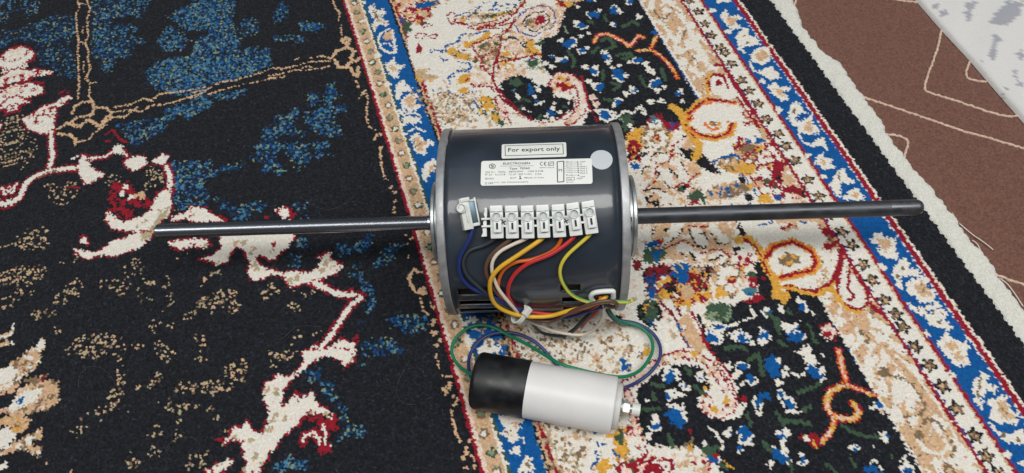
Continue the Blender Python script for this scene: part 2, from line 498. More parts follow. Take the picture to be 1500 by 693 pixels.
D O 22 770,300 790,400 850,430 920,380 930,300 850,265 900,270
D W 30 820,310 870,310 810,350 880,360 845,380 830,330
D N 26 850,340
D Y 8 850,335
D W 34 690,460
D Y 30 780,420 740,400
M W3R2P2G1 850,180 950,170 1000,220 980,330 1000,400 1020,470 920,480 900,400 930,300
P R 950,320 1030,330 1000,370 950,350
P R 920,460 1030,440 1020,470 940,490
D E 26 950,420 970,400
D G 24 965,310
D Y 16 910,280
P K 980,250 1060,260 1080,330 1110,400 1130,460 1155,500 1155,690 700,690 870,600 900,480 1020,470
M G4H1 690,520 760,470 850,490 860,570 800,590 720,580
S W 13 690,590 780,590 850,610 890,580 980,560 990,550 960,500
D W 14 760,470 830,470 700,520 870,600
M G3K3Y1 320,500 430,480 460,550 430,640 370,600 320,570
M W4P3 450,480 520,540 540,600 560,690 440,690 420,590
P T 600,530 660,640 690,690 560,690 540,600
S R 12 450,470 520,540 560,620
S R 12 620,530 670,600 700,690
S B 13 545,590 590,680
S Y 12 480,540 520,560
M B3W3 700,640 760,600 840,610 780,660 720,690
S W 12 700,620 800,630 840,600
B! 900,670,32 1060,530,20 1040,660,28
S W 14 840,650 890,640 950,680
S W 12 1010,610 1040,650 1090,670
D W 14 1050,510 1140,520
S G 14 1090,570 1110,640
M B3P2 560,660 620,620 600,690
P K 190,560 240,540 215,610
T 1050 320 3.85
P W 150,40 560,20 640,180 640,250 560,200 430,130 250,170 190,110
S B 14 230,40 300,30
S B 14 470,20 500,30
M R3T3 360,50 450,20 470,70 430,60 400,80 370,70
M R4O1T1 560,30 640,60 690,130 640,180 590,170 620,110
P K 110,20 150,60 180,110 130,110
P W 690,300 720,260 830,400 850,460 810,500 740,490 690,420
P W 290,200 330,170 430,150 520,190 540,260 450,290 350,330 300,290
P W 370,350 450,330 600,270 650,200 680,220 650,330 560,390 450,380 380,370
S Y 34 115,125 180,115 230,165 255,210 270,260 300,310 330,360 345,420 375,450
S R 16 240,185 270,225 280,200
S R 24 270,230 310,160 430,132 530,180 560,240 540,290 450,312 350,335
S Y 9 300,145 430,118 545,190 572,250
M Y3O3 350,240 430,200 460,240 400,270
S Y 10 370,300 360,270 400,220
S R 20 580,400 650,360 690,270 700,170
S Y 22 340,380 420,385 500,410 580,420 640,390
M O1T2W3 600,290 650,230 670,260 600,350 540,380
D Y 36 370,435
S R 10 400,400 480,400 560,400
S R 18 745,290 740,400 780,430 755,460
S R 16 850,400 850,480 800,520 720,490 680,450
S Y 22 590,420 650,385 680,440 740,510 800,522
M R4T2 850,430 950,530 930,550 870,510
S R 14 700,170 760,280 840,400
M O2Y2 640,440 700,470 690,490
D K 3 440,180
S W 12 450,440 500,500 550,545
B! 480,495,22 285,530,12
D W 15 280,515 360,500 360,520 470,470
S W 12 190,510 210,560 120,580
P B 390,650 440,590 480,640 480,690 400,690
P W 360,580 420,600 470,580 440,620 390,650
S W 12 250,620 280,650 310,690
B! 270,670,20 150,670,26
S W 12 60,655 120,640 170,690
S G 24 290,540 350,570 350,650
S G 20 520,600 540,660
S G 22 400,520 420,540
M P3W2R2 590,610 640,590 680,640 650,690 600,680
S R 9 585,615 635,590 680,640 665,690
T 910 180 5.775
M T4W4P1 60,420 200,330 250,230 480,210 560,310 700,400 860,440 866,693 190,693 150,440
P K 480,215 540,225 590,180 620,290 690,262 740,350 835,440 800,452 700,400 620,330 560,320
M R4Y2K1 40,90 110,120 150,190 200,250 190,300 130,330 60,340
M R2K1W1 60,340 190,300 250,230 200,210
P Y 100,60 170,60 170,140 110,150
M T3O2 170,90 240,60 370,50 420,90 400,200 330,240 230,210 190,170
M R3I2 360,0 500,0 500,60 430,70 370,50
P G 0,20 50,10 50,80 20,70
P W 220,0 340,0 330,40 240,50
D E 18 290,5
D W 30 215,130 250,180 292,203 350,180 362,130 340,92 250,92
D R 28 297,122
D Y 9 300,122
P W 420,90 490,80 525,140 500,205 440,205
D Y 22 420,110
P T 500,200 560,150 605,135 590,220 540,240
S R 11 430,200 470,180 510,150
S R 16 440,210 440,280 410,300
P B 80,350 170,340 150,390 90,400
S W 30 150,430 190,360 240,290 260,260
P W 260,290 400,280 400,310 280,340
S W 34 270,340 270,420 260,450
P T 330,350 400,335 480,450 500,480 430,480 420,400 330,390
P W 340,400 400,385 420,420 430,480 460,510 420,550 370,520 330,450
P W 430,310 490,310 520,400 560,460 560,490 520,470 470,380
P T 560,340 600,330 650,400 640,470 600,490 570,420
P T 240,490 280,480 370,540 400,590 330,580 280,540
P W 660,440 790,450 866,470 800,520 720,580 650,520
S K 11 170,430 190,390 230,370
S K 11 240,320 260,280 300,255 350,262 390,250
S K 10 300,470 330,430 320,420
S K 10 400,390 430,430 480,450
S K 10 370,510 410,555 430,550
S K 10 430,390 450,430 490,470
S K 11 510,340 530,380 560,440
S K 10 480,270 540,280
S K 12 190,580 250,560 310,560 380,590
S K 10 700,430 760,420 800,450
S R 10 290,440 290,390 320,360 290,345
S R 11 320,360 400,330 430,240
S R 10 190,560 280,510 300,470
S R 10 570,500 640,430 665,430
S R 9 440,560 520,510 620,560
P W 190,590 300,600 400,600 450,650 400,693 340,693 330,640 260,610 200,640
M T4K3 200,630 280,600 340,640 320,693 210,693
P G 560,620 620,570 680,570 720,660 700,693 560,640
M G2K1R1 470,560 540,520 560,560 500,600
D Y 20 500,650
M W3O1R1 590,660 670,650 680,693 580,693
M T3O2B1 700,600 800,530 866,520 866,640 760,650
T 1030 180 5.775
P W 0,150 100,150 250,110 400,10 440,30 500,130 300,150 220,210 240,260 150,270 70,330 20,260
M R4O1P1 280,140 330,120 360,180 290,250 270,210
P O 300,230 360,190 440,200 400,250 310,260
S B 14 360,130 380,170 430,180 500,160 520,170
S B 12 440,120 470,150
D W 26 410,140
D Y 26 490,210 470,240
D K 16 490,245
D W 18 505,270
M O3R2T1 330,260 440,250 430,330 390,350 340,320
M W4R2P1 540,120 660,300 660,340 440,380 440,300 500,260 520,200
P W 360,310 410,340 400,370 360,340
P W 450,310 560,300 610,330 500,350
S R 14 330,280 340,330
S R 14 440,360 500,370 600,330
S R 16 520,180 560,250 610,290
S R 16 540,110 600,210 650,280 660,340
P W 545,215 620,250 605,285 565,260
M R5X2 580,370 640,330 720,340 660,420 670,520 620,520 580,440
D K 20 640,470
P T 680,370 720,380 760,470 800,520 700,510 670,460
D W 20 720,430
S R 15 700,340 760,430 820,510 866,560
M R4X1K1 660,560 740,530 866,570 866,640 780,600 680,590
M W4P2R1 690,600 780,610 830,660 800,680 680,680
M T2O1W1 80,350 250,280 320,320 280,340 160,380
S B 12 80,340 130,310 200,300 260,270 310,310
M O3Y2T1 170,370 250,340 300,350 310,410 220,410
P Y 300,380 350,340 440,390 430,440 370,430
P W 0,400 100,430 250,440 280,480 120,520 0,560
S K 9 70,380 150,430
S T 12 60,420 110,430
D K 26 330,490
M T4B1O1 20,600 90,560 200,500 240,540 180,600 130,650 60,660
M O5T1B1 130,640 200,560 280,520 390,520 430,560 360,600 220,640
D Y 26 400,540
P Y 470,620 560,600 590,660 480,680
M W4R1G1 430,450 500,380 560,400 570,470 520,510 440,490
D G 22 540,500 610,545
P W 480,560 560,540 600,590 500,600
D B 26 635,635
S W 16 330,660 350,620 420,590 450,630 420,670
D K 28 385,630
S R 12 430,490 470,560 500,610
S R 12 400,450 420,490
T 920 320 5.775
M T5W1 150,50 866,30 866,380 640,420 500,370 380,310 300,150 160,140
P W 360,60 420,45 460,45 440,130 370,200 310,210 300,170 370,150
P W 530,90 600,80 620,130 680,170 680,220 640,250 590,230 550,170
P W 680,40 740,40 780,120 840,160 850,210 780,220 740,140 690,100
P W 390,230 470,200 540,250 620,290 640,360 590,370 540,310 440,290 400,270
P W 660,330 700,290 790,280 800,310 700,350
P W 140,60 200,60 180,130 150,130
M T3K2 220,80 350,60 340,100 240,130
S K 11 460,80 450,120 380,180 320,210
S K 11 510,90 550,180 590,230 640,260 690,210
S K 10 610,130 640,120 680,190
S K 11 710,130 750,210 840,220
S K 10 440,290 490,330
S K 10 520,290 560,330 570,370
S K 11 200,90 220,120 180,150
S R 10 320,250 420,210 480,180 560,240
S R 11 620,300 660,290 720,265 800,270 860,330
S R 11 510,60 600,70 680,75
S W 26 130,420 220,410 270,380 330,350 430,360 540,400 640,390 740,400 830,330
S K 11 670,360 740,350 800,310
S K 12 770,400 850,360
M K3X1O1 640,400 760,400 740,470 650,450
P X 40,340 120,380 110,430 50,450
P G 110,350 140,260 300,250 330,260 270,350 230,390 180,350
P B 150,210 240,180 260,230 180,240
D R 24 275,200
P B 180,290 310,260 260,330 230,380 220,320
P T 330,300 400,280 430,330 380,360
M W4P1 40,450 100,480 160,560 150,640 90,680 40,650 90,600 50,540
M X3K2R1 150,420 300,380 380,440 340,480 260,480 240,540 180,560 120,480
M I2D2 140,490 230,470 240,570 170,580
P B 370,400 450,370 560,400 510,480 500,540 440,550 390,490
S T 12 430,380 470,430
S T 12 380,420 410,460
M X3R3Y1K2T1 500,440 560,410 640,440 720,460 690,520 660,620 560,620 500,560
D T 24 590,450 640,520
M Y2W2X2 250,510 350,480 380,540 300,560 240,590
P K 300,560 420,580 400,650 320,620
M T3O1 440,590 520,550 560,600 540,690 450,680
P B 160,600 240,590 230,680 180,690
M R4Y2W1 580,620 700,620 720,693 560,693
M Y4O1 230,640 320,600 360,660 300,693 230,693
D W 16 410,660 390,640
T 1000 320 5.775
M T3O2 230,450 280,400 420,380 520,470 520,560 430,660 340,660 250,560
D W 42 340,460 430,460 460,540 400,590 330,530 380,440
D R 38 415,520
D Y 20 415,515
P Y 260,600 310,560 380,650 300,680
M W3Y1 230,560 270,540 270,620 230,640
P W 470,590 530,570 520,690 470,680
D E 26 570,620 530,610
D B 18 565,640
P R 560,530 630,560 640,600 580,590
P R 640,480 700,490 690,520
P R 600,640 690,650 680,693 600,693
M W3P3R2 400,310 500,290 560,330 610,440 540,470 470,420 430,380
D R 20 485,335 575,355 475,395
D Y 22 505,420
D G 28 580,470
P W 550,250 600,280 650,360 590,360
P K 430,250 520,240 440,310
T 850 150 3.85
S Y 46 515,25 552,48 582,85 594,150 630,200 668,240 658,290 648,315
S R 14 560,70 590,110 605,160 650,205
S Y 42 600,110 650,62 740,46 825,68 865,120 842,184 760,210 680,196 620,155
S N 26 606,104 650,66 740,52 820,72 858,120 838,178 760,204 682,190 622,150
S R 15 612,98 652,68 740,55 818,75 854,121 835,175 760,201 684,187 626,146
P W 650,120 690,95 740,85 800,95 828,125 808,160 760,178 690,168
S N 14 690,90 705,130 740,158 790,145
S Y 22 720,105 750,135 785,125
D O 16 755,125 735,110
M W5P1 600,75 640,40 720,15 850,5 880,20 780,40 690,45 640,70
S N 16 600,70 650,30 740,5
T 1050 320 3.85
S Y 48 118,125 180,115 232,165 256,212 272,262 302,312 332,362 346,420 372,448
S R 16 150,118 215,160 245,205 262,250 300,320
S Y 46 272,225 312,158 430,128 535,180 566,242 545,292 450,316 352,336
S N 30 274,227 314,160 430,131 531,181 561,241 542,290 450,313 354,333
S R 20 276,229 316,163 430,134 527,183 556,241 539,287 450,309 356,330
P W 318,215 345,180 430,162 500,195 525,240 500,268 420,282 340,300 315,270
M O4Y2 345,225 400,195 470,215 465,255 395,275 355,255
S R 30 580,402 652,362 694,270 704,168
S Y 14 560,420 640,385 690,340
S Y 34 335,378 420,388 500,415 580,424 645,392
S R 12 350,372 420,380 500,405 575,412
D Y 38 372,440 345,425
S R 18 690,300 682,380 690,450 730,492 800,515 850,482 852,410
S Y 24 590,420 650,388 678,440 735,512 805,530
S R 20 745,290 742,400 780,432 752,462
T 950 0 3.85
S R 22 350,510 330,450 360,420 420,425 455,480 460,540
D W 34 395,470
D R 22 395,470
S Y 22 130,600 170,640 205,690
S Y 24 210,640 280,570 345,555 325,470 350,425
S N 22 222,650 330,562 400,572 490,585
S R 12 230,640 335,556 410,566 490,580
S R 20 380,360 425,375 465,455 525,545 590,640
T 920 420 5.775
P W 0,150 70,170 80,240 60,290 0,280
P W 220,290 300,290 330,220 380,260 430,400 500,520 390,590 300,580 250,400
M W3S2T1 300,200 370,260 400,420 380,520 350,400
M G3K2 90,150 180,110 250,150 270,220 220,290 150,300 90,240
S K 22 80,180 100,280 180,320
S K 24 250,150 280,240 250,290
S K 24 200,310 230,370
M G3O1Y1 130,150 220,140 220,230 150,240
P D 150,290 230,280 220,340 170,310
P W 280,120 360,100 390,180 340,180
S X 22 280,150 320,180 390,260 410,300
S X 24 400,170 450,250
D Y 34 500,150
P T 440,290 500,220 540,270 620,440 660,540 580,560 500,470
S B 16 415,310 430,360
S B 14 470,430 490,470 520,520
D W 20 470,350
D K 10 485,365
D P 24 550,460
S K 28 590,250 630,330 650,420
S R 15 540,220 580,290 640,410 700,540 760,620
M R3Y2W1 560,60 700,50 720,110 640,160 570,130
P W 600,170 630,160 640,220 610,230
T 580 0 5.775
P W 90,330 130,300 330,130 380,30 560,20 700,50 520,120 480,200 650,260 540,310 420,380 300,420 400,480 640,530 500,600 430,680 180,620 130,520
M R3P3Y2T1 0,0 160,0 160,80 250,70 310,100 280,150 190,190 130,200 80,150 30,120
P B 160,40 260,20 380,0 330,40 270,60 190,80
P I 10,130 60,150 60,220
P G 60,220 130,200 130,250 70,300
P T 200,100 250,80 280,120 240,160
S R 10 0,90 50,110 90,160 130,190 160,170 180,120 150,100
S R 10 250,80 290,110 280,150
S R 10 180,180 240,230 310,210
S G 13 200,170 280,205
S R 11 150,310 190,280 260,290 220,330 170,320
S R 11 280,310 320,290 350,300 320,330 290,320
P R 170,360 200,370 225,430 190,460 165,430 180,400
M Y2T2G1 640,110 720,80 866,130 866,160 700,160
M P2W3T1 600,200 866,180 866,240 700,240
P Y 560,360 600,340 640,380 600,420
P Y 440,400 490,400 500,440 450,440
M Y2G1T2 460,460 540,430 600,480 680,510 600,520 500,500
P Y 730,290 800,260 800,300 740,320
M O2T2P1 720,400 866,320 866,460 760,560 690,520
S R 12 430,140 460,100 490,110 510,170 480,210 450,180 440,150
S R 12 500,190 560,190 640,230 700,210 800,220 866,200
S R 10 600,240 700,250 760,240 866,240
S R 11 650,370 720,350 800,320 866,290
S R 10 640,390 660,420 700,480 740,540
S R 10 600,680 700,600 740,540
S B 8 520,120 530,160
S B 8 600,160 650,110 700,70 750,60
S B 10 780,60 840,80 866,60
S B 8 540,310 560,290 620,290 700,285 760,260
S B 8 410,390 430,440
S B 8 410,390 480,370 540,350
S B 8 290,420 300,450 325,420
S B 8 350,430 420,430
S B 8 370,480 410,520 440,510
S B 8 520,530 630,540 640,570 610,600 510,610
S B 8 500,620 490,650 440,660 440,690
M T3S2Y1 160,600 200,590 300,580 250,630 370,650 300,690 180,690
T 700 0 5.775
M W5B1 0,0 380,0 340,60 250,100 0,120
M R3T2P1 0,210 200,190 400,0 340,100 220,200 0,250
S R 16 0,240 130,220 260,170 400,20
S R 12 0,200 150,180 300,100
S G 11 0,140 180,130 280,90 360,20
S B 16 80,90 170,80 180,95
D K 9 200,50 250,70
M O2T2G1P1 180,290 260,180 200,330 190,470 60,480 0,430 0,390 140,310
S P 14 0,380 120,330 200,280
S R 16 300,210 200,310 190,400 170,500 130,600 120,693
S R 12 190,420 60,470 20,560
M W4P3T2 290,240 330,140 420,70 540,30 660,60 730,130 700,200 650,290 560,320 470,320 360,310
S I 9 310,210 340,260 400,290 480,310 560,260 620,240 660,170 640,100 600,60 520,50 430,80 360,130 320,180
S K 9 380,190 410,150 470,110 560,100 610,150 590,200 480,270 410,240 370,200
M O3T2 390,190 450,150 490,160 480,240 420,230
P R 480,150 540,130 590,170 530,210 480,200
D P 8 510,185
M P3T2W1 200,360 280,340 400,410 400,470 330,470 250,400
P Y 410,360 470,350 490,440 460,430
S Y 18 440,460 520,430
S K 12 250,320 330,330
S K 12 390,370 440,430
S K 12 200,480 290,510
M Y2W1 200,440 290,430 290,480 230,490
P Y 180,540 290,540 220,570
D W 20 260,570
P G 410,520 520,500 500,550 440,580
S W 13 330,530 420,560 470,600 530,540
S I 12 420,510 480,500
S R 14 310,530 330,460
S R 12 440,490 510,490
T 690 90 5.775
M P3W3T1 0,100 110,60 160,150 200,200 60,200 0,200
M Y3G2W1 80,290 180,300 230,480 310,540 230,560 150,450 60,470
M P4W2R1 200,280 260,340 330,430 370,520 320,530 240,450 210,370
S R 10 200,290 230,400 300,460 340,540
P K 240,190 330,140 430,120 500,170 560,200 680,220 700,290 830,330 866,330 866,390 750,480 620,500 520,490 420,430 350,350 260,260
S R 14 0,200 90,200 190,190 240,250 300,320 360,370 440,450 520,510 620,520 700,510 800,450 866,410
P G 310,180 400,140 440,190 400,220 340,200
S B 24 490,200 510,240
D B 30 510,260
D W 20 390,290 560,220 540,300 400,310 575,250
D E 18 360,250
S G 20 370,350 440,320 500,340
S W 14 540,370 640,330
D B 15 560,340
D B 34 670,440
D W 22 690,400 750,430 685,485 640,460
D W 13 495,430 440,400 590,360 705,355 830,350 265,240
S G 20 590,450 570,490
S G 18 780,380 820,390
S G 18 400,430 430,380
M P3Y1R2 660,200 720,130 800,120 866,190 866,260 760,250 700,260
T 0 0 1
F o .22 690,462 905,466 935,515 890,560 770,545 700,505
F o .25 775,600 870,620 850,693 800,693
F o .3 600,130 700,140 690,185 640,190
T 1200 513 3.85
V N 46 110,0 130,100 150,170
V Y 46 150,190 60,235 40,300 60,360 120,385 200,390 222,340 190,300
V N 34 150,190 220,220 310,255
V N 40 80,380 80,430 40,490 0,530
B! 340,310,20 5,150,18 200,560,18 370,490,18
D W 17 300,325 20,110 375,505 180,550 355,490
D W 8 300,540 20,30
D P 12 350,350
S G 22 130,430 200,470 270,490 340,490
S G 20 170,600 200,650
S G 22 40,640 90,690
S G 20 400,590 410,610
P B 250,660 310,650 350,690 260,690
S W 14 280,640 320,625 350,670
P W 440,680 480,590 500,630 540,680
P B 455,690 500,650 535,690
T 900 490 3.413
P K 110,270 220,190 260,150 440,160 480,270 410,320 430,390 560,430 640,400 1024,500 1024,693 600,693 500,600 400,560 180,560 140,500 110,400
P T 340,0 430,0 470,70 400,80 370,60
S R 12 430,0 480,90 540,150 590,230
S R 10 330,0 370,70
S B 10 345,10 365,50
M B2Y1W1 20,120 80,130 80,180 30,190
M Y2B2W1 110,100 180,60 190,90 130,130
V P 46 60,250 110,225 180,160 260,122 340,100 420,112 480,150 525,220 565,290 600,350
V P 46 590,360 540,400 490,395 450,365 470,325
D Y 20 500,375 560,330 400,95
D Y 12 455,270
D W 20 630,370 620,390
S R 9 520,150 580,240 620,320
V P 40 65,290 90,400 110,500 145,590
M Y3G1O1 0,470 50,460 60,560 80,600 40,640 0,620
M W3P3R1 60,460 110,480 140,570 90,580 60,520
M W5T3P1 180,590 210,540 260,580 340,600 400,590 440,620 500,640 460,693 180,693
M R3P2G1 0,650 60,640 160,600 300,640 280,693 0,693
M R4W1 150,610 300,620 330,693 160,693
S R 14 380,640 480,640 470,693
D W 20 290,580 230,600 420,650
B! 280,210,30 430,210,16 350,255,12 265,310,14 205,460,20 490,20,26 640,20,26 745,15,24 910,10,28 1000,190,32 640,160,22 680,220,22 720,340,18 830,300,15 875,350,24 570,490,12 655,500,36 625,570,14 840,505,25 830,610,34 940,630,16 490,620,26
P B 250,380 340,360 360,410 340,480 280,440
P W 260,350 350,350 365,440 342,425 330,375 265,365
P B 750,130 790,90 830,170 830,220 780,210 750,160
P B 700,290 770,290 790,330 740,320
P W 900,90 970,50 1000,110 1024,150 960,140 930,100
D W 18 310,190 260,170 430,200 205,415 205,435 620,190 570,155 600,210 850,200 820,240 860,490 850,580 670,540 560,495 600,15 740,35 530,15
D W 13 320,220 340,250 370,270 300,280 320,300 280,290 300,310 340,300 165,335 170,500 170,520 820,130 860,165 640,250 610,270 650,350 840,540 820,490 450,545 535,570 690,45 665,10 935,600 785,640 780,660
S W 14 880,190 920,215 950,190
S W 14 690,340 705,310
S W 14 700,350 720,410 740,350
S W 12 810,290 830,275 850,300
S W 13 820,310 840,340 860,385 930,390 940,370
S W 12 470,460 500,490 540,540
S W 12 620,540 670,545 690,510
P G 430,560 500,550 540,570 500,600 440,600
D R 16 645,325 510,610
M R4Y1 920,510 970,495 1024,510 1024,580 970,550
D W 16 960,520
D Y 14 1000,540
S G 23 560,70 630,60 660,80
S G 23 670,130 720,100 740,200
S G 22 820,30 860,60
S G 23 920,290 980,270 1020,250
S G 22 810,390 850,450
S G 23 860,430 930,440 980,450
S G 22 660,400 680,450
S G 23 740,540 780,580
S G 22 950,380 980,360
S G 22 990,20 1010,40
S G 22 270,500 290,560
S G 22 190,250 240,260
S G 22 360,170 380,200
S G 22 130,380 220,370
S G 22 190,290 200,330
S G 22 400,260 450,300
S O 13 350,560 390,520 370,590
S Y 10 380,550 370,590
S R 9 375,470 380,500
S Y 12 545,630 560,650 600,670
S G 20 530,650 560,670
S G 22 870,640 890,680
T 0 170 3.85
F t .16 0,0 120,0 200,150 230,210 130,300 0,250
F t .2 260,380 440,370 440,450 350,510 280,480
F t .24 120,640 260,620 280,690 100,690
F t .25 590,330 700,340 640,400 600,400
F t .22 830,300 930,290 930,380 830,420
F b .4 640,60 720,40 960,0 940,60 870,110 780,170 720,150 700,90
F b .5 960,250 1155,260 1155,520 980,530 980,400
S T 18 330,70 380,40 450,60 500,20 560,60 620,20
S T 16 390,100 430,140 420,165
S T 12 430,150 500,130 540,90 600,50
S T 14 330,100 400,110
S T 9 620,10 700,0
Q W R 10 130,20 150,0 310,0 300,100 230,100 160,70
M R2W2 170,0 240,20 210,70 160,40
J W R 22 290,90 290,180 300,220 280,290
J W R 28 0,540 40,510 110,460 150,380 200,340 290,310 400,295 450,300
J W R 18 40,480 70,440 90,390
J W R 16 30,410 50,440
S O 10 220,350 270,320 320,310
Q W R 10 440,290 460,220 500,230 550,240 500,260 520,300 590,330 540,370 480,390 460,340
J W R 12 500,240 600,230 650,190 690,200 720,230
S W 14 410,240 440,230
P W 640,180 660,155 695,170 690,210 640,215
S R 12 600,100 640,80 670,130 720,150
S R 12 590,150 620,140
S R 10 380,400 450,410
Q W R 10 700,260 750,230 820,230 830,280 790,300 750,310 720,290
Q W R 10 860,260 920,215 955,230 930,280 890,275
J W R 26 940,290 960,340 960,420 940,500
M R3K2 620,430 640,380 740,370 760,430 800,450 860,470 840,520 760,510 740,580 650,570 620,500
D W 17 710,405 740,460 690,440
D T 16 800,440 810,460 770,455
Q W R 10 870,480 900,430 960,410 970,500 960,560 900,600 840,690 790,690 820,640 760,650 640,640 600,590 610,530 640,570 700,600 790,570 850,540
P S 900,560 940,530 950,560 880,620 850,690 820,690 850,620
Q W R 10 970,570 1050,545 1080,520 1155,530 1155,600 1080,600 1060,580 980,590
S R 10 460,690 490,650
T 280 170 3.85
F b .5 0,260 110,240 110,290 50,310 130,300 300,250 310,280 150,330 50,360 70,400 100,440 120,480 60,470 0,470
F b .5 120,470 170,470 240,520 320,490 440,490 430,510 380,540 300,580 240,580 230,540 150,510
F b .5 320,240 370,210 360,170 400,150 390,80 450,60 480,0 590,0 570,60 640,90 640,120 500,110 490,160 600,150 660,160 670,240 600,310 580,320 590,260 520,200 550,190 500,180 480,210 470,240 540,310 540,340 480,340 470,280 430,330 400,320 410,260
F b .5 640,20 750,0 830,0 790,40 850,70 850,110 780,120 690,90
F b .5 670,140 780,150 780,180 700,190 740,210 790,215 720,245 690,200
F b .5 565,490 610,480 620,520 690,460 690,480 650,520 600,540 650,570 620,570 590,530
Q W R 10 0,510 50,520 80,520 120,560 200,590 0,600
M R4W2 460,530 540,505 600,560 570,580 510,575
P W 495,545 535,520 550,570 515,575
D R 11 425,573
T 0 340 3.85
F t .27 100,20 230,0 290,60 260,110 190,110 100,100 60,130
F t .24 0,180 130,200 260,190 270,240 200,290 100,300 0,300
F t .24 90,310 200,320 190,350 100,350
F t .24 0,360 60,350 130,440 50,450 0,420
F t .26 340,160 440,140 440,170 380,180
F t .24 690,190 770,140 830,240 740,250 690,240
F t .24 540,300 640,250 710,260 720,330 680,370 650,330
F t .24 760,330 800,280 880,260 870,300 820,310 870,380 800,400
F t .26 290,400 330,340 420,260 460,260 460,320 440,380 350,420
F t .26 170,460 240,430 310,430 320,470 240,500 200,510
F t .26 240,530 370,540 340,570 270,550
F t .26 380,640 470,570 640,580 720,600 690,690 380,690
F t .24 760,600 830,640 780,660
F t .26 830,520 900,460 890,500 860,580
F t .2 910,250 960,260 960,400 940,340
F t .26 910,420 990,400 980,440 920,450
F t .26 1030,480 1090,400 1155,360 1155,420 1110,470 1050,500
F t .26 930,530 980,510 970,560
F t .26 870,630 1000,650 980,690 880,690
F t .26 970,130 1060,90 1050,150 980,160
F t .26 1100,580 1155,560 1155,640 1120,650
Q W R 10 420,90 480,110 540,120 590,90 640,50 720,30 780,0 870,0 840,40 790,90 720,110 640,140 620,130 560,130 500,155 430,120
Q W R 10 460,30 480,25 500,70 460,65
Q W R 10 950,60 1000,50 1080,45 1155,40 1155,80 1000,95
P S 790,0 870,0 840,40 800,50
M T4W2O2 0,600 60,560 80,520 75,570 30,610 90,630 40,640 10,690 0,690
M T4W2O2 130,690 200,640 240,600 260,620 230,690
S W 9 75,520 70,570 20,610
S W 9 240,610 250,630 220,680
T 0 513 3.85
F t .24 400,0 600,0 600,50 530,50 450,40
F t .24 640,0 720,20 680,80 710,190 650,200 660,100
F t .24 620,220 700,240 660,300 590,260
F t .24 540,320 620,260 680,290 640,330
F t .26 420,380 540,330 640,380 600,400 560,370 450,400
F t .26 390,430 420,400 440,500 380,520
F t .26 440,400 490,450 470,480
F t .26 650,340 740,310 730,350 690,360
F t .26 740,200 800,200 790,240
F t .26 780,260 860,300 920,280 880,310
F t .26 820,170 920,90 900,140 920,160 870,230 830,210
F t .26 860,0 1000,0 980,80 920,90 900,40
F t .26 960,200 1030,180 1155,180 1155,230 1060,240 980,230
F t .26 910,310 960,290 1020,290 1155,310 1140,330 1020,350 1000,380 950,340
F t .3 995,390 1020,390 1030,470 1000,540 980,540
F t .24 850,440 930,420 920,460 850,500
F t .24 800,580 880,540 920,600 860,590
F t .26 700,590 760,590 740,620 800,640 740,690 700,690
F t .26 1060,610 1155,600 1155,670 1070,690
F t .26 270,620 310,590 300,640 260,660
M T5O2W2 0,230 60,60 130,40 220,0 235,60 190,120 130,150 100,200 60,250
P W 0,100 60,95 100,130 60,180 0,190
M T5O2P1 60,320 100,230 180,180 250,160 330,180 330,290 260,340 180,350 120,380 60,370 0,330
M X1O2T1 130,170 200,150 270,140 260,170 180,190
P W 30,350 80,280 150,220 240,220 200,290 110,330
D B 18 115,285
M Y2T3O1 0,380 60,370 180,390 150,450 80,480 60,430 0,420
P W 0,440 50,430 90,480 40,540 0,560
M T4O1W2 60,530 150,480 240,440 230,500 170,520 240,560 220,610 150,560 0,590
D W 18 10,660 30,650
D T 12 400,685
T 280 340 3.85
F t .22 50,270 100,220 180,220 170,240 110,260 30,310
F t .3 60,370 120,340 240,320 270,390 270,450 220,470 210,410 170,440 120,450 50,400
F t .24 0,390 40,470 0,470
F t .24 390,350 440,300 490,290 500,340 440,380 400,410
F t .24 540,380 600,400 600,460 560,440
F t .24 570,350 700,330 710,360
F t .24 590,550 620,530 620,580 570,630
F t .24 690,580 740,540 740,580
F t .24 20,560 80,570 90,640 40,650
F t .24 440,690 560,650 620,670
F t .2 220,590 300,560 300,580
F b .42 580,50 650,30 650,90 600,110
F b .38 540,130 620,130 620,200 560,190
F b .42 790,60 900,80 950,70 970,30 1030,10 1020,60 940,110 850,110
F b .42 1050,130 1100,90 1155,60 1155,90 1090,150 1060,210 1020,190
F b .4 860,190 960,185 960,210
F b .42 890,240 960,230 1030,320 1040,440 1000,490 970,440 1000,380 960,300
F b .4 930,530 980,480 960,540
F b .46 960,630 1120,590 1155,620 1155,690 970,690
F b .46 1100,480 1155,500 1155,540 1110,520
Q W R 11 50,150 130,130 170,90 160,0 580,0 580,30 540,90 500,110 480,150 440,160 400,130 360,150 390,190 440,215 520,235 600,220 660,240 720,200 750,130 780,115 790,160 850,190 820,230 730,270 700,310 640,290 580,315 540,290 530,250 440,240 400,270 340,270 320,220 340,180 300,100 260,80 220,120 210,160 150,185 110,160
J W R 30 700,290 760,320 830,350 960,365
J W R 26 960,370 900,420 850,490 810,550 780,600 740,640
Q W R 11 640,670 700,640 760,660 850,600 920,630 930,690 640,690
D R 14 465,70
M R5W1 700,150 740,115 745,160
M R5W1 830,180 870,195 850,215
P R 880,320 910,315 920,340
P R 920,590 945,580 940,640
Q W R 10 0,40 80,40 110,70 70,90 0,60
D S 18 375,210 600,265 360,190 560,275 300,60 250,60 760,180 740,220
T 280 513 3.85
F t .24 40,20 120,40 80,70 40,60
F t .3 180,100 290,40 320,100 300,190 230,160 180,130
F t .3 0,180 130,170 220,150 240,230 120,250 30,220
F t .28 60,320 130,320 140,350 80,340
F t .28 180,310 230,310 260,350 220,350
F t .28 145,375 185,375 180,395 150,390
F t .28 180,430 200,430 200,480 185,480
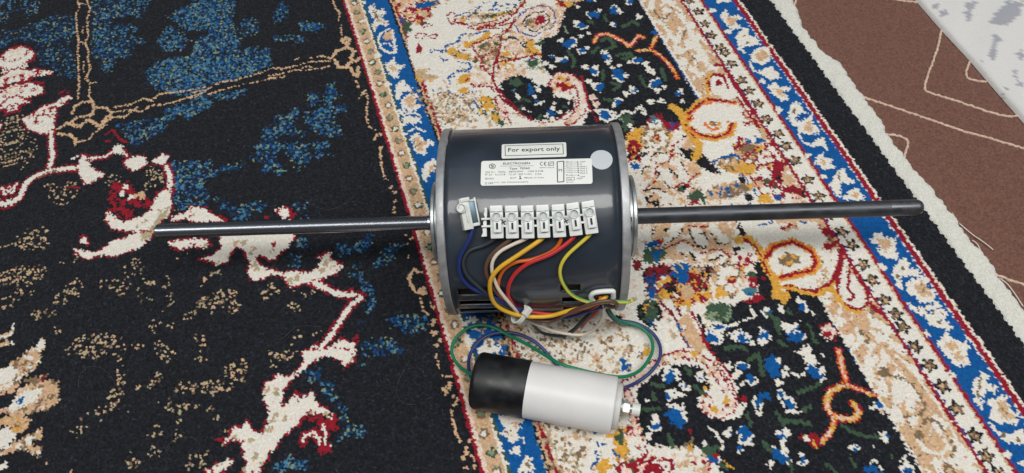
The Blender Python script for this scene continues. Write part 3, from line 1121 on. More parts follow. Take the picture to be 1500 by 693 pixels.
F t .26 440,0 600,0 560,50 500,90 440,110
F t .26 0,600 100,580 100,660 0,690
F b .4 980,0 1150,0 1100,30 1000,20
F b .4 920,50 990,60 980,80
F b .46 640,120 720,100 760,200 800,170 790,250 850,300 880,360 870,400 1000,470 980,490 890,480 830,520 830,490 870,450 850,380 830,310 770,270 730,200 680,180
F b .5 460,650 560,600 660,630 690,610 640,660 620,690 450,690
Q W R 11 630,0 900,0 915,60 870,95 830,50 770,30 690,60 640,110 600,140 540,190 520,240 500,330 550,290 590,250 610,290 680,230 700,290 730,330 760,320 810,385 760,370 700,350 620,380 600,420 520,480 450,570 410,640 380,690 290,690 320,640 300,590 290,520 240,500 180,530 220,480 240,430 290,440 310,405 350,450 400,480 420,430 440,370 430,310 410,260 420,190 470,170 470,150 510,140 540,160 600,120 640,70
D S 15 480,230 460,400 360,610 530,390 490,250 450,440 430,450 370,590 340,510
M R5K1 640,390 720,360 790,380 840,390 830,450 780,440 700,410
J W R 18 630,520 640,480 690,460 720,500 740,560
J W R 14 740,420 760,480 750,530
M R5W1 700,570 790,520 790,570 720,580
S R 9 590,230 620,260
S R 10 620,380 680,335
Q W R 10 80,690 140,650 220,610 240,625 170,690
P R 140,490 165,500 160,520
T 480 340 3.85
F b .4 20,60 200,90 240,20 270,10 260,60 200,120 60,120
F b .4 270,140 420,60 420,90 330,180 270,200
F b .46 330,490 410,460 560,480 570,540 470,580 380,530
F b .46 190,620 340,600 420,650 420,690 200,690
S T 17 530,230 490,215 460,250 470,300 500,340 540,330
D T 24 535,335
S T 11 520,370 540,440 570,470
S T 10 580,400 600,440
D T 12 600,500 590,520 630,610 615,640
D T 18 600,570
S T 10 440,20 480,30 450,70
S T 9 450,110 460,150
P W 780,480 830,480 850,500 800,510
P W 770,580 830,600 800,650 780,640
P W 850,660 870,620 900,590 940,600 930,640 970,640 980,670 920,690 850,690
P O 880,650 910,610 920,640
D W 14 780,520 820,540
T 480 513 3.85
S T 10 610,20 630,100
S T 9 650,140 700,150
D T 11 690,190 690,210 660,220 670,240 705,260 730,280 800,510 780,550 780,580 765,605 780,660 830,655
S T 13 730,290 700,330 700,380 720,430 730,490 750,510
S T 12 810,590 840,650
T 480 170 3.85
S T 8 215,0 235,60 280,80
D T 10 265,130 275,110 300,100 300,180 355,405 380,430 385,480 375,520 380,545
S T 8 295,170 300,260 320,350 350,370
P W 415,10 450,0 520,10 525,30 480,45 430,35
S W 14 460,85 500,65 520,80 550,90
P W 460,120 510,95 530,130 590,140 600,160 550,180 565,215 520,220 480,190 490,160
P T 485,130 510,115 525,145 570,152 530,175 540,205 505,195 500,165
S O 8 490,180 520,160
D W 17 430,45 430,100 480,265
P W 610,240 560,260 530,310 530,350 550,370 570,330 610,310
P T 570,290 600,275 600,310 570,320
T 700 513 3.85
P W 110,380 160,360 210,385 260,390 240,430 220,470 240,500 190,525 150,490 130,460 150,430
P T 190,400 240,400 210,450
P T 150,460 190,500 200,480
S O 10 150,470 180,450
P W 170,560 220,540 250,570 230,600
P W 220,670 270,610 290,590 310,640 330,680 230,690
P O 260,650 290,620 300,660
D W 16 130,560 160,640 125,530
D W 10 255,495 260,520
S B 10 620,440 660,470 680,540 720,530
S B 10 660,560 680,620 640,660
S B 10 750,560 800,600 790,630
M Y4O1 720,480 800,460 850,560 850,620 790,560
D Y 34 720,640 700,670
D G 28 800,500
D W 24 740,520 720,590 690,500
S S 9 380,430 400,490 420,540 450,560
S O 9 540,600 580,560 560,640
T 950 0 3.85
S O 11 30,60 60,100 100,105 130,50 130,20
S O 11 150,70 200,100 215,150 190,220
P W 140,60 190,70 240,150 290,240 350,340 330,390 290,330 230,210 200,130
P W 10,90 60,110 100,140 170,230 150,250 80,150
S O 9 220,290 260,330 230,350
D W 26 190,280 250,390 290,420 130,20 100,60
P W 410,80 440,50 455,95 520,85 530,105 490,120 520,160 470,165 440,140 410,110
P T 440,90 500,105 470,150 440,120
P W 490,210 540,150 570,170 560,200 610,210 630,250 580,260 520,260 550,310 510,280 500,240
D O 9 540,200 560,240
P W 570,310 620,270 680,260 690,340 640,370 590,350
P T 600,310 650,275 680,320 640,350 610,330
S W 14 570,350 590,400 650,420 690,450 740,440
P W 610,410 690,370 740,430 700,450
P W 670,490 710,460 740,495 800,490 800,510 760,520 800,570 750,570 700,540
P T 700,500 750,510 770,550 720,530
P W 790,640 800,590 840,570 850,610 900,640 850,640 830,680 800,690
D W 19 360,60 450,180 640,460 735,620 400,5 440,0
P W 350,430 440,430 500,510 560,620 500,560 430,560 350,520
S R 14 350,510 330,450 360,420 420,430 450,500
D R 20 395,470
P W 240,660 300,600 400,580 520,640 560,690 300,690
S R 14 500,550 560,640 600,690
S R 16 370,370 420,370 460,450 520,540 590,640
S Y 14 210,640 280,570 350,560 320,470 350,420
S R 12 220,640 330,560 400,570 480,580
S Y 24 130,600 170,640 200,690
T 1050 150 3.85
P W 400,60 440,0 470,10 500,60 450,70 430,100 460,130 430,140 405,100
P O 430,30 450,40 430,80
P W 455,165 450,110 500,95 530,75 550,130 585,150 560,185 510,185 470,175
P T 490,150 520,95 545,150 520,170
S W 15 460,180 490,230 530,250 600,240 620,270
P W 520,240 600,190 620,250 590,250
P W 550,320 595,285 610,320 660,320 635,350 670,370 600,385 560,355
P T 580,320 620,340 600,365
P W 640,450 680,390 720,370 725,420 785,440 750,465 700,455 700,520 660,510 640,480
P O 680,400 700,410 690,450
P W 715,550 740,500 790,480 815,520 840,530 830,555
P T 750,530 795,490 800,540
S W 13 650,480 680,530 730,530
D W 18 350,45 510,300 600,420
T 1200 340 3.85
P W 285,50 310,5 350,0 370,30 400,30 445,50 425,90 450,130 440,150 380,145 330,120 340,80
P T 310,30 360,40 400,50 410,80 370,110 340,70
P W 415,220 440,170 490,140 510,180 500,210 560,205 565,250 500,245 455,260 470,310 450,325 420,270
D O 11 470,205 445,250
P W 485,280 560,255 605,255 615,310 655,330 655,370 630,398 570,402 540,360 500,340
P T 540,300 590,270 620,330 640,360 590,370 550,330
S O 9 580,290 590,340
P W 495,390 530,415 580,425 620,415 660,385 725,460 715,495 650,495 600,485 550,455 510,425
D O 9 560,435 640,460 600,440 690,460
S B 9 590,470 640,440 690,430
P W 585,490 650,500 720,500 755,540 730,555 640,530
D O 10 680,510
D W 18 360,205 610,575 350,190
P W 665,620 720,560 750,600 790,620 835,615 845,660 790,690 690,680
P T 700,640 740,610 800,650 760,690
D W 30 120,500 320,520 340,600 380,560 170,600 200,640 290,640
D O 16 240,570 265,620 300,450
S O 9 230,560 280,600
T 1200 513 3.85
P W 700,30 740,0 830,0 835,50 860,80 780,95 740,60
P T 740,20 790,10 820,70 770,60
P W 860,220 880,160 920,115 955,150 945,190 1005,205 1005,240 940,230 915,270 920,340 880,290
S O 13 910,165 890,265
S O 11 920,200 980,205
P W 925,290 1000,270 1055,260 1075,330 1135,370 1110,415 1010,415 960,380 970,320
P T 990,300 1040,280 1070,340 1110,390 1030,390
S O 10 1030,330 1060,360
S W 18 955,410 1010,470 1080,500 1155,510
P W 1000,480 1080,470 1155,440 1155,540 1060,520
D O 12 1035,480 1120,510
D W 18 750,140 1050,595 1070,590 1145,640
P W 250,40 320,20 345,60 300,110 320,170 380,205 330,205 280,150 250,90
S W 15 330,110 350,70 400,55 450,100
P W 400,230 480,170 560,240 595,310 540,290 490,270 430,330
S O 15 360,140 450,150 520,190 570,260 600,320 560,370 480,380
D O 25 370,115 350,130
S W 22 500,400 550,380 520,430
S O 15 570,440 600,390 660,400 720,480 760,560 740,610
S W 24 550,510 600,570 680,590 725,550 690,480 640,430
D O 26 560,480
S O 12 490,380 520,450
S W 13 430,30 520,100 600,220 670,310 760,480 850,640
S W 22 650,660 690,620 720,630
S O 16 700,690 720,640 760,690
D W 30 810,640 840,670 780,600
"""


def knot_table(cam_unproj, uvd, uvn, rng):
    """Jittered grid of knots in rug coordinates and the colour index of each."""
    nu, nv = int((U1 - U0) / PITCH) + 1, int((V1 - V0) / PITCH) + 1
    gu, gv = np.meshgrid(np.arange(nu), np.arange(nv), indexing='ij')
    ku = U0 + (gu + .5 + rng.uniform(-.48, .48, gu.shape)) * PITCH
    kv = V0 + (gv + .5 + rng.uniform(-.48, .48, gu.shape)) * PITCH
    ku, kv = ku.ravel(), kv.ravel()
    n = ku.size
    rnd, rnd2 = rng.random(n), rng.random(n)
    # blob ids (about 4 mm) for mixed areas
    bp = .0036
    bi = (np.floor((ku + .0012 * rng.standard_normal(n) * .5 - U0) / bp).astype(int) * 7919
          + np.floor((kv + .0012 * rng.standard_normal(n) * .5 - V0) / bp).astype(int) * 104729)
    brnd = ((np.sin(bi * 12.9898) * 43758.5453) % 1.0)

    def uv(px):
        P = cam_unproj(np.asarray(px, float))[:, :2]
        return P @ uvd, P @ uvn
    # --- border lines of the rug, surveyed, as v(u)
    def edge(pts):
        a, b = uv(pts)
        o = np.argsort(a)
        c = np.polyfit(a[o], b[o], 2)
        lo, hi = a.min() - .02, a.max() + .02
        return np.polyval(c, np.clip(ku, lo, hi))
    L1, L2, L3, L4, L5, L6 = [edge(p) for p in RUG_LINES]
    c = np.full(n, CI['K'])
    wob = .0005 * np.sin(ku * 900 + 3 * np.sin(ku * 170))
    v = kv + wob
    def band(a, b, code):
        c[(v <= a) & (v > b)] = CI[code]
    f = lambda t: L1 + (L2 - L1) * t
    band(L1 + .0003, f(.052), 'R'); band(f(.052), f(.115), 'P'); band(f(.115), f(.37), 'T')
    band(f(.37), f(.41), 'W'); band(f(.41), f(.455), 'G'); band(f(.455), f(1.), 'B')
    band(f(1.), f(1.05), 'K'); band(f(1.05), f(1.09), 'T'); band(f(1.09), f(1.16), 'R')
    g = (v <= f(1.16)) & (v > L3)
    c[g] = np.where(brnd[g] < .90, CI['W'], np.where(brnd[g] < .96, CI['T'], CI['S']))
    c[(v <= f(.052)) & (v > f(.115)) & (rnd < .35)] = CI['W']
    # little flowers of the tan guard
    a0, _ = uv([(513, 6.5)]); a1, _ = uv([(697, 671)])
    m = 33
    for k in range(-8, m + 14):
        uu = a0[0] + (a1[0] - a0[0]) * k / m
        du, dv = ku - uu, v - f(.24) - .001 * np.sin(k * 2.4)
        r = np.hypot(du, dv * 1.05)
        c[(r < .0041) & (rnd < .9)] = CI['O' if k % 3 else 'G']
        c[(r < .0022)] = CI['H' if k % 2 else 'W']
        c[(np.abs(du - .0055) < .001) & (np.abs(dv) < .0045) & (rnd < .6)] = CI['S']
    # tan border with scrolls, white guard, blue guard, black selvedge
    big = .5 + .5 * np.sin(ku * 190 + 2.2 * np.sin(kv * 150)) * np.sin(kv * 230 + 1.7 * np.sin(ku * 120 + 1))
    g = (v <= L3) & (v > L4)
    c[g] = np.where(big[g] * .75 + brnd[g] * .25 < .40, CI['W'], CI['T'])
    g &= (rnd < .03); c[g] = CI['O']
    band(L3 + .0024, L3 + .0004, 'B'); band(L3 + .0006, L3 - .0020, 'W')
    h = lambda t: L4 + (L5 - L4) * t
    band(L4 + .0012, L4 - .0014, 'R'); band(L4 - .0014, h(.36), 'W')
    c[(v <= L4 - .0014) & (v > L4 - .003) & (rnd < .4)] = CI['I']
    band(h(.335), h(.375), 'T'); band(h(.36), h(.42), 'R')
    c[(v <= h(.41)) & (v > h(.445))] = CI['I']
    band(h(.43), h(.985), 'B')
    g = (v <= h(.955)) & (v > h(.985)); c[g] = np.where(rnd[g] < .5, CI['W'], CI['I'])
    band(h(.985), h(1.07), 'R'); band(h(1.07), h(1.115), 'W')
    g = (v <= h(1.07)) & (v > h(1.13)) & (rnd < .3); c[g] = CI['P']
    band(h(1.12), L6 - .05, 'K')
    fx = [uv([q]) for q in GUARD_FLOWERS]
    for k, (fu, fv) in enumerate(fx):
        du, dv = ku - fu[0], kv - fv[0]
        th = np.arctan2(dv, du)
        r = np.hypot(du, dv) / (1 + .3 * np.cos(5 * th + k))
        c[(r < .0049)] = CI['K']
        c[(r < .0036) & (rnd < .85)] = CI['O']
        c[(r < .0021) & (rnd < .6)] = CI['T']

    # --- traced shapes
    order = np.argsort(ku); su = ku[order]
    def near(a, b, c0, d):
        i0, i1 = np.searchsorted(su, a), np.searchsorted(su, b)
        ix = order[i0:i1]
        return ix[(kv[ix] >= c0) & (kv[ix] <= d)]
    def inside(pu, pv, ix, jit=0):
        x, y = ku[ix] + jit * jx[ix] + wx[ix], kv[ix] + jit * jy[ix] + wy[ix]
        r = np.zeros(ix.size, bool)
        for i in range(len(pu)):
            j = i - 1
            hit = (pv[i] > y) != (pv[j] > y)
            if hit.any():
                xx = (pu[j] - pu[i]) * (y - pv[i]) / (pv[j] - pv[i] + 1e-12) + pu[i]
                r ^= hit & (x < xx)
        return r
    jx, jy = rng.standard_normal(n), rng.standard_normal(n)
    lumps = .5 + .5 * np.sin(ku * 700 + 2.5 * np.sin(kv * 430)) * np.sin(kv * 760 + 2.5 * np.sin(ku * 390))
    wx = .0009 * np.sin(kv * 1650 + 2.6 * np.sin(ku * 1010)) + .0005 * np.sin(kv * 760 + ku * 330)
    wy = .0009 * np.sin(ku * 1590 + 2.6 * np.sin(kv * 1120 + 1)) + .0005 * np.sin(ku * 810 - kv * 290)
    def poly(pu, pv, jit=0):
        m = 2.5 * jit + .0015
        ix = near(pu.min() - m, pu.max() + m, pv.min() - m, pv.max() + m)
        return ix[inside(pu, pv, ix, jit)]
    def seg(pu, pv, w, closed=False, qw=.45):
        out = []
        m = len(pu)
        for i in range(m if closed else m - 1):
            j = (i + 1) % m
            ix = near(min(pu[i], pu[j]) - w, max(pu[i], pu[j]) + w, min(pv[i], pv[j]) - w, max(pv[i], pv[j]) + w)
            dx, dy = pu[j] - pu[i], pv[j] - pv[i]
            t = np.clip(((ku[ix] - pu[i]) * dx + (kv[ix] - pv[i]) * dy) / (dx * dx + dy * dy + 1e-12), 0, 1)
            d = np.hypot(ku[ix] + qw * wx[ix] - pu[i] - t * dx, kv[ix] + qw * wy[ix] - pv[i] - t * dy)
            out.append(ix[d < w * (.8 + .4 * rnd2[ix])])
        return np.concatenate(out) if out else np.zeros(0, int)
    T = (0, 0, 1.)
    blue_mix = np.array([CI[k] for k in 'BDDDLLHEKKE'])
    brown_mix = np.array([CI[k] for k in 'OTSTO'])
    tan_mix = np.array([CI[k] for k in 'TSOTSS'])
    for ln in RUG_TRACE.split('\n'):
        q = ln.split()
        if not q: continue
        op = q[0]
        if op == 'T':
            T = (float(q[1]), float(q[2]), float(q[3])); continue
        def pts(s):
            a = np.array([[float(z) for z in w.split(',')[:2]] for w in s])
            return a / T[2] + np.array(T[:2])
        def wid(px, P):   # width given in tile units -> metres at that place
            a, b = uv([P[0], P[0] + np.array([1., 0])])
            return px / T[2] * math.hypot(a[1] - a[0], b[1] - b[0])
        if op == 'P':
            P = pts(q[2:]); a, b = uv(P); c[poly(a, b)] = CI[q[1]]
        elif op == 'M':
            P = pts(q[2:]); a, b = uv(P); ix = poly(a, b)
            w = q[1]; cs = [CI[w[i]] for i in range(0, len(w), 2)]
            ws = np.cumsum([float(w[i]) for i in range(1, len(w), 2)]); ws /= ws[-1]
            rr = np.clip(brnd[ix] * .999 + .12 * (rnd2[ix] - .5), 0, .9999)
            c[ix] = np.array(cs)[np.minimum(np.searchsorted(ws, rr), len(cs) - 1)]
        elif op == 'F':
            P = pts(q[3:]); a, b = uv(P); ix = poly(a, b, .0012)
            dens, pu_, rad = float(q[2]) * 1.4, .0021, .00076
            mix = tan_mix
            if q[1] == 'b':
                dens, pu_, rad = dens * .95, .0023, .00102; mix = blue_mix
                c[ix[(rnd[ix] < (.42 * dens - .10))]] = CI['D']
            if q[1] == 'o': dens, pu_, rad = dens, .0026, .0012; mix = brown_mix
            for sh in (0, 1):
                iu_, iv_ = np.floor(ku[ix] / pu_ + .5 * sh).astype(int), np.floor(kv[ix] / pu_ + .5 * sh).astype(int)
                hs = lambda m_: (np.sin(iu_ * (12.9898 + m_) + iv_ * (78.233 + 2 * m_) + sh * 5.1) * 43758.5453) % 1.0
                du = ku[ix] - (iu_ - .5 * sh + .3 + .4 * hs(.3)) * pu_; dv = kv[ix] - (iv_ - .5 * sh + .3 + .4 * hs(.7)) * pu_
                an = 3.14 * hs(1.9); dx, dy = du * np.cos(an) + dv * np.sin(an), dv * np.cos(an) - du * np.sin(an)
                on = (hs(1.1) < dens * (.72 + .5 * lumps[ix]) * (.75 if sh else .75)) & (np.hypot(dx / 1.35, dy) < rad)
                c[ix[on]] = mix[(hs(2.7) * len(mix)).astype(int)][on]
        elif op == 'S':
            P = pts(q[3:]); a, b = uv(P); c[seg(a, b, max(.5 * wid(float(q[2]), P), .00075))] = CI[q[1]]
        elif op == 'J':
            P = pts(q[4:]); a, b = uv(P); w = wid(float(q[3]), P)
            ix = seg(a, b, .5 * w + .0022); c[ix[rnd[ix] < .75]] = CI[q[2]]
            c[seg(a, b, .5 * w)] = CI[q[1]]
        elif op == 'Q':
            P = pts(q[4:]); a, b = uv(P); w = wid(float(q[3]), P)
            ix = seg(a, b, w, True, 1.)
            if q[2] != q[1]: ix = ix[rnd[ix] < .55 + .5 * lumps[ix]]
            c[ix] = CI[q[2]]
            ix = poly(a, b); c[ix] = CI[q[1]]
            c[ix[(rnd[ix] > .95)]] = CI['P']; c[ix[(brnd[ix] > .965)]] = CI['S' if q[1] == 'W' else q[1]]
        elif op == 'V':
            P = pts(q[3:]); a, b = uv(P); w = wid(float(q[2]), P)
            c[seg(a, b, .5 * w)] = CI['R']
            ix = seg(a, b, .34 * w); c[ix] = CI[q[1]]
            if q[1] == 'P':
                c[ix[brnd[ix] < .4]] = CI['W']; c[ix[brnd[ix] > .85]] = CI['T']
            else:
                c[ix[brnd[ix] < .25]] = CI['Y']
                ix = seg(a, b, .15 * w); c[ix[rnd[ix] < .8]] = CI['P']
        elif op == 'D':
            P = pts(q[3:]); a, b = uv(P)
            for i in range(len(a)):
                w = wid(float(q[2]), P[i:i + 1])
                ix = near(a[i] - w * 1.5, a[i] + w * 1.5, b[i] - w * 1.5, b[i] + w * 1.5)
                th = np.arctan2(kv[ix] - b[i], ku[ix] - a[i])
                r = np.hypot(ku[ix] - a[i], kv[ix] - b[i])
                lob = 1 + .22 * np.sin(3 * th + a[i] * 3000) + .15 * np.sin(5 * th + b[i] * 4000)
                c[ix[r < max(w, .0008) * lob]] = CI[q[1]]
        elif op == 'B!':
            for s in q[1:]:
                x, y, r0 = [float(z) for z in s.split(',')]
                P = np.array([[x / T[2] + T[0], y / T[2] + T[1]]]); a, b = uv(P); w = wid(r0, P)
                ix = near(a[0] - 2 * w, a[0] + 2 * w, b[0] - 2 * w, b[0] + 2 * w)
                th = np.arctan2(kv[ix] - b[0], ku[ix] - a[0]); r = np.hypot(ku[ix] - a[0], kv[ix] - b[0])
                lob = 1 + .25 * np.sin(2 * th + x) + .16 * np.sin(5 * th + y)
                k2 = (r < w * lob + .0019) & (r > w * lob) & (np.sin(th + x * .7) > -.1) & (rnd2[ix] < .8)
                c[ix[k2]] = CI['W']
                c[ix[r < w * lob]] = CI['B']
    # --- beyond the surveyed patch the design repeats mirrored along the rug
    def frame_u(vq):
        # extents of the surveyed patch along u for each v
        q = cam_unproj(np.array([(0., 0), (1499, 0), (1499, 692), (0, 692)]))[:, :2]
        fu, fv = q @ uvd, q @ uvn
        lo, hi = np.full(vq.shape, 9.), np.full(vq.shape, -9.)
        for i in range(4):
            j = (i + 1) % 4
            t = (vq - fv[i]) / (fv[j] - fv[i])
            ok = (t >= 0) & (t <= 1)
            x = fu[i] + t * (fu[j] - fu[i])
            lo[ok] = np.minimum(lo[ok], x[ok]); hi[ok] = np.maximum(hi[ok], x[ok])
        return lo, hi
    lo, hi = frame_u(np.clip(kv, -.40, .352))
    mu = ku.copy()
    mu = np.where(mu < lo, 2 * lo - mu, np.where(mu > hi, 2 * hi - mu, mu))
    mu = np.clip(mu, lo, hi)
    mv = np.where(kv > .352, .704 - kv, kv)
    iu = np.clip(((mu - U0) / PITCH).astype(int), 0, nu - 1); iv = np.clip(((mv - V0) / PITCH).astype(int), 0, nv - 1)
    src = iu * nv + iv
    out = (ku < lo) | (ku > hi) | (kv > .352)
    c = np.where(out, c[src], c)
    return ku, kv, c, rnd, rnd2, nu, nv


RUG_LINES = [[(502, 0), (555, 179), (597, 315), (607, 340), (656.6, 519), (703, 692)],
             [(568, 0), (630.6, 179), (775, 613), (804, 692)],
             [(935, 0), (1023.5, 143), (1200.6, 434), (1232, 499), (1243, 513), (1349, 692)],
             [(998, 0), (1108.5, 171), (1094, 150), (1191.6, 295.5), (1327, 513), (1444, 692)],
             [(1074.7, 0), (1199, 179), (1180, 150), (1284, 291.6), (1311.7, 340), (1441.6, 519), (1428.6, 513), (1500, 609)],
             [(1129, 0), (1250, 166), (1252, 170), (1387, 349), (1379, 340), (1500, 506)]]
GUARD_FLOWERS = [(1010, 1), (1023, 17), (1033, 35), (1042, 51), (1055, 69), (1062, 77), (1072, 93.5), (1086, 118), (1097, 134),
                 (1110, 152), (1123, 175), (1140, 197), (1151, 215), (1164, 236), (1182.5, 264), (1199, 288), (1232.5, 340),
                 (1247, 359), (1264, 387), (1278, 410), (1296, 439), (1312, 460), (1323, 479), (1340, 508), (1360, 535),
                 (1380.5, 566), (1401, 599), (1427, 639), (1443, 669), (1215, 313), (998, -16), (1460, 695)]
U0, U1, V0, V1, PITCH = -.03, .82, -.4040, .405, .00138
# ---------------------------------------------------------------- floor
def vcol_mat(name, rough, sheen, nscale, namp, bump, bscale):
    m = bpy.data.materials.new(name); m.use_nodes = True; nt = m.node_tree; b = nt.nodes['Principled BSDF']
    b.inputs['Roughness'].default_value = rough; b.inputs['Specular IOR Level'].default_value = .12
    b.inputs['Sheen Weight'].default_value = sheen; b.inputs['Sheen Roughness'].default_value = .55
    at = nt.nodes.new('ShaderNodeAttribute'); at.attribute_name = 'dye'
    tc = nt.nodes.new('ShaderNodeTexCoord')
    t = nt.nodes.new('ShaderNodeTexNoise'); t.inputs['Scale'].default_value = nscale; t.inputs['Detail'].default_value = 3
    nt.links.new(tc.outputs['Object'], t.inputs['Vector'])
    mr = nt.nodes.new('ShaderNodeMapRange'); mr.inputs['From Min'].default_value = .28; mr.inputs['From Max'].default_value = .72
    mr.inputs['To Min'].default_value = 1 - namp; mr.inputs['To Max'].default_value = 1 + namp
    nt.links.new(t.outputs['Fac'], mr.inputs['Value'])
    mm = nt.nodes.new('ShaderNodeVectorMath'); mm.operation = 'SCALE'
    nt.links.new(at.outputs['Color'], mm.inputs[0]); nt.links.new(mr.outputs['Result'], mm.inputs['Scale'])
    nt.links.new(mm.outputs['Vector'], b.inputs['Base Color'])
    if bump:
        t2 = nt.nodes.new('ShaderNodeTexNoise'); t2.inputs['Scale'].default_value = bscale; t2.inputs['Detail'].default_value = 2
        nt.links.new(tc.outputs['Object'], t2.inputs['Vector'])
        bp = nt.nodes.new('ShaderNodeBump'); bp.inputs['Strength'].default_value = bump; bp.inputs['Distance'].default_value = .0012
        nt.links.new(t2.outputs['Fac'], bp.inputs['Height']); nt.links.new(bp.outputs['Normal'], b.inputs['Normal'])
    return m
M_floor = mat('brown_loop_carpet', (.165, .078, .058), .95, spec=.1, noise=.30, nscale=520, bump=.9, bscale=640, sheen=.25)
fl = link('floor', mesh('floor', [(-2.5, -2, FLOOR_Z), (2.5, -2, FLOOR_Z), (2.5, 3, FLOOR_Z), (-2.5, 3, FLOOR_Z)], [(0, 1, 2, 3)]), M_floor)
fl['kind'] = 'structure'
M_line = mat('cream_carpet_yarn', (.62, .46, .36), .9, spec=.1, noise=.2, nscale=500, bump=.5, bscale=900)
rl = np.random.default_rng(5)
for P in [[(1290, -6), (1315, 0), (1345, 4)],
          [(1379, 44), (1373.5, 69), (1360, 107), (1354.5, 127), (1355, 131), (1361, 136), (1401, 148), (1439, 161), (1474, 170.5), (1492, 170)],
          [(1421, 90), (1415, 105), (1416, 112), (1422, 117), (1445, 120)],
          [(1255, 139), (1280, 148), (1332, 165), (1401, 189), (1453, 204), (1520, 223)],
          [(1296, 197), (1316, 199), (1329, 206), (1330, 210), (1327, 222), (1321, 238)],
          [(1455, 401), (1480, 411), (1500, 417), (1540, 430)],
          [(1160, 16), (1164, 6), (1170, -10)]]:
    Q = catmull(ground(np.array(P), FLOOR_Z + .0004), .0016)
    Q = Q + rl.normal(0, .00022, Q.shape)
    rr = .0012 * (1 + .22 * np.sin(np.arange(len(Q)) * 1.9) + rl.normal(0, .08, len(Q)))
    link('woven_line', tube_mesh('woven_line', Q, rr, 8), M_line, fl)

# ---------------------------------------------------------------- rug
rng = np.random.default_rng(3)
ku, kv, kc, kr, kr2, NU, NV = knot_table(ground, UVD, UVN, rng)
kh = rng.normal(0, .00020, ku.size) + np.where(kc == CI['K'], -.0002, 0)
light = (kc == CI['W'])[:, None]
kcol = PALA[kc] * (1 + np.where(light, .09, .26) * (kr[:, None] - .5) + np.where(light, .02, .07) * rng.standard_normal((ku.size, 1)))
kcol[kc == CI['K']] *= (.62 + .76 * rng.random(((kc == CI['K']).sum(), 1)) ** 1.5 + .25 * (rng.random(((kc == CI['K']).sum(), 1)) > .965) * 4)
kcol[:, :] *= 1 + np.where(light, .012, .05) * rng.standard_normal((ku.size, 3))
def sample(u, v):
    iu = ((u - U0) / PITCH).astype(int); iv = ((v - V0) / PITCH).astype(int)
    best = np.full(u.shape, 9.); ci = np.zeros(u.shape, int)
    for a in (-1, 0, 1):
        for b in (-1, 0, 1):
            k = np.clip(iu + a, 0, NU - 1) * NV + np.clip(iv + b, 0, NV - 1)
            d = (ku[k] - u) ** 2 + (kv[k] - v) ** 2
            m = d < best; best[m] = d[m]; ci[m] = k[m]
    return ci, best
def swell(u, v):
    return .0006 * np.sin(u * 21 + 1.3) * np.sin(v * 17 + .4) + .0003 * np.sin(u * 67 + 2 * np.sin(v * 31)) + .00028 * np.sin(u * 880 + 2.4 * np.sin(v * 530)) * np.sin(v * 960 + 2.4 * np.sin(u * 470)) + .0006
L6C = None
def grid_faces(nu, nv, keep):
    i, j = np.meshgrid(np.arange(nu - 1), np.arange(nv - 1), indexing='ij')
    a = i * nv + j; q = np.stack([a, a + nv, a + nv + 1, a + 1], -1).reshape(-1, 4)
    return q[keep.reshape(-1)]
def np_mesh(name, v, q, col=None):
    used = np.zeros(len(v), bool); used[q.ravel()] = True
    idx = np.cumsum(used) - 1; v = v[used]; q = idx[q]
    me = bpy.data.meshes.new(name)
    me.vertices.add(len(v)); me.vertices.foreach_set('co', v.astype(np.float32).ravel())
    me.loops.add(q.size); me.loops.foreach_set('vertex_index', q.astype(np.int32).ravel())
    me.polygons.add(len(q)); me.polygons.foreach_set('loop_start', (np.arange(len(q)) * 4).astype(np.int32))
    me.polygons.foreach_set('use_smooth', np.ones(len(q), bool))
    me.update(); me.validate()
    if col is not None:
        at = me.attributes.new('dye', 'FLOAT_COLOR', 'POINT')
        c4 = np.ones((len(v), 4), np.float32); c4[:, :3] = col[used]
        at.data.foreach_set('color', c4.ravel())
    return me
_p6 = ground(np.array(RUG_LINES[5], float))[:, :2]
_c6 = np.polyfit(_p6 @ UVD, _p6 @ UVN, 2); _u6 = (_p6 @ UVD).min(), (_p6 @ UVD).max()
def l6(u): return np.polyval(_c6, np.clip(u, *_u6))
FRAME = ground(np.array([(0., 0), (1500, 0), (1500, 693), (0, 693)]))[:, :2]
def in_frame(P, m):
    # signed inside test against the frame's quad grown by m metres
    ok = np.ones(P.shape[:-1], bool)
    for i in range(4):
        a, b = FRAME[i], FRAME[(i + 1) % 4]; e = (b - a) / np.linalg.norm(b - a); nrm = np.array([-e[1], e[0]])
        ok &= ((P - a) @ nrm) < m
    return ok
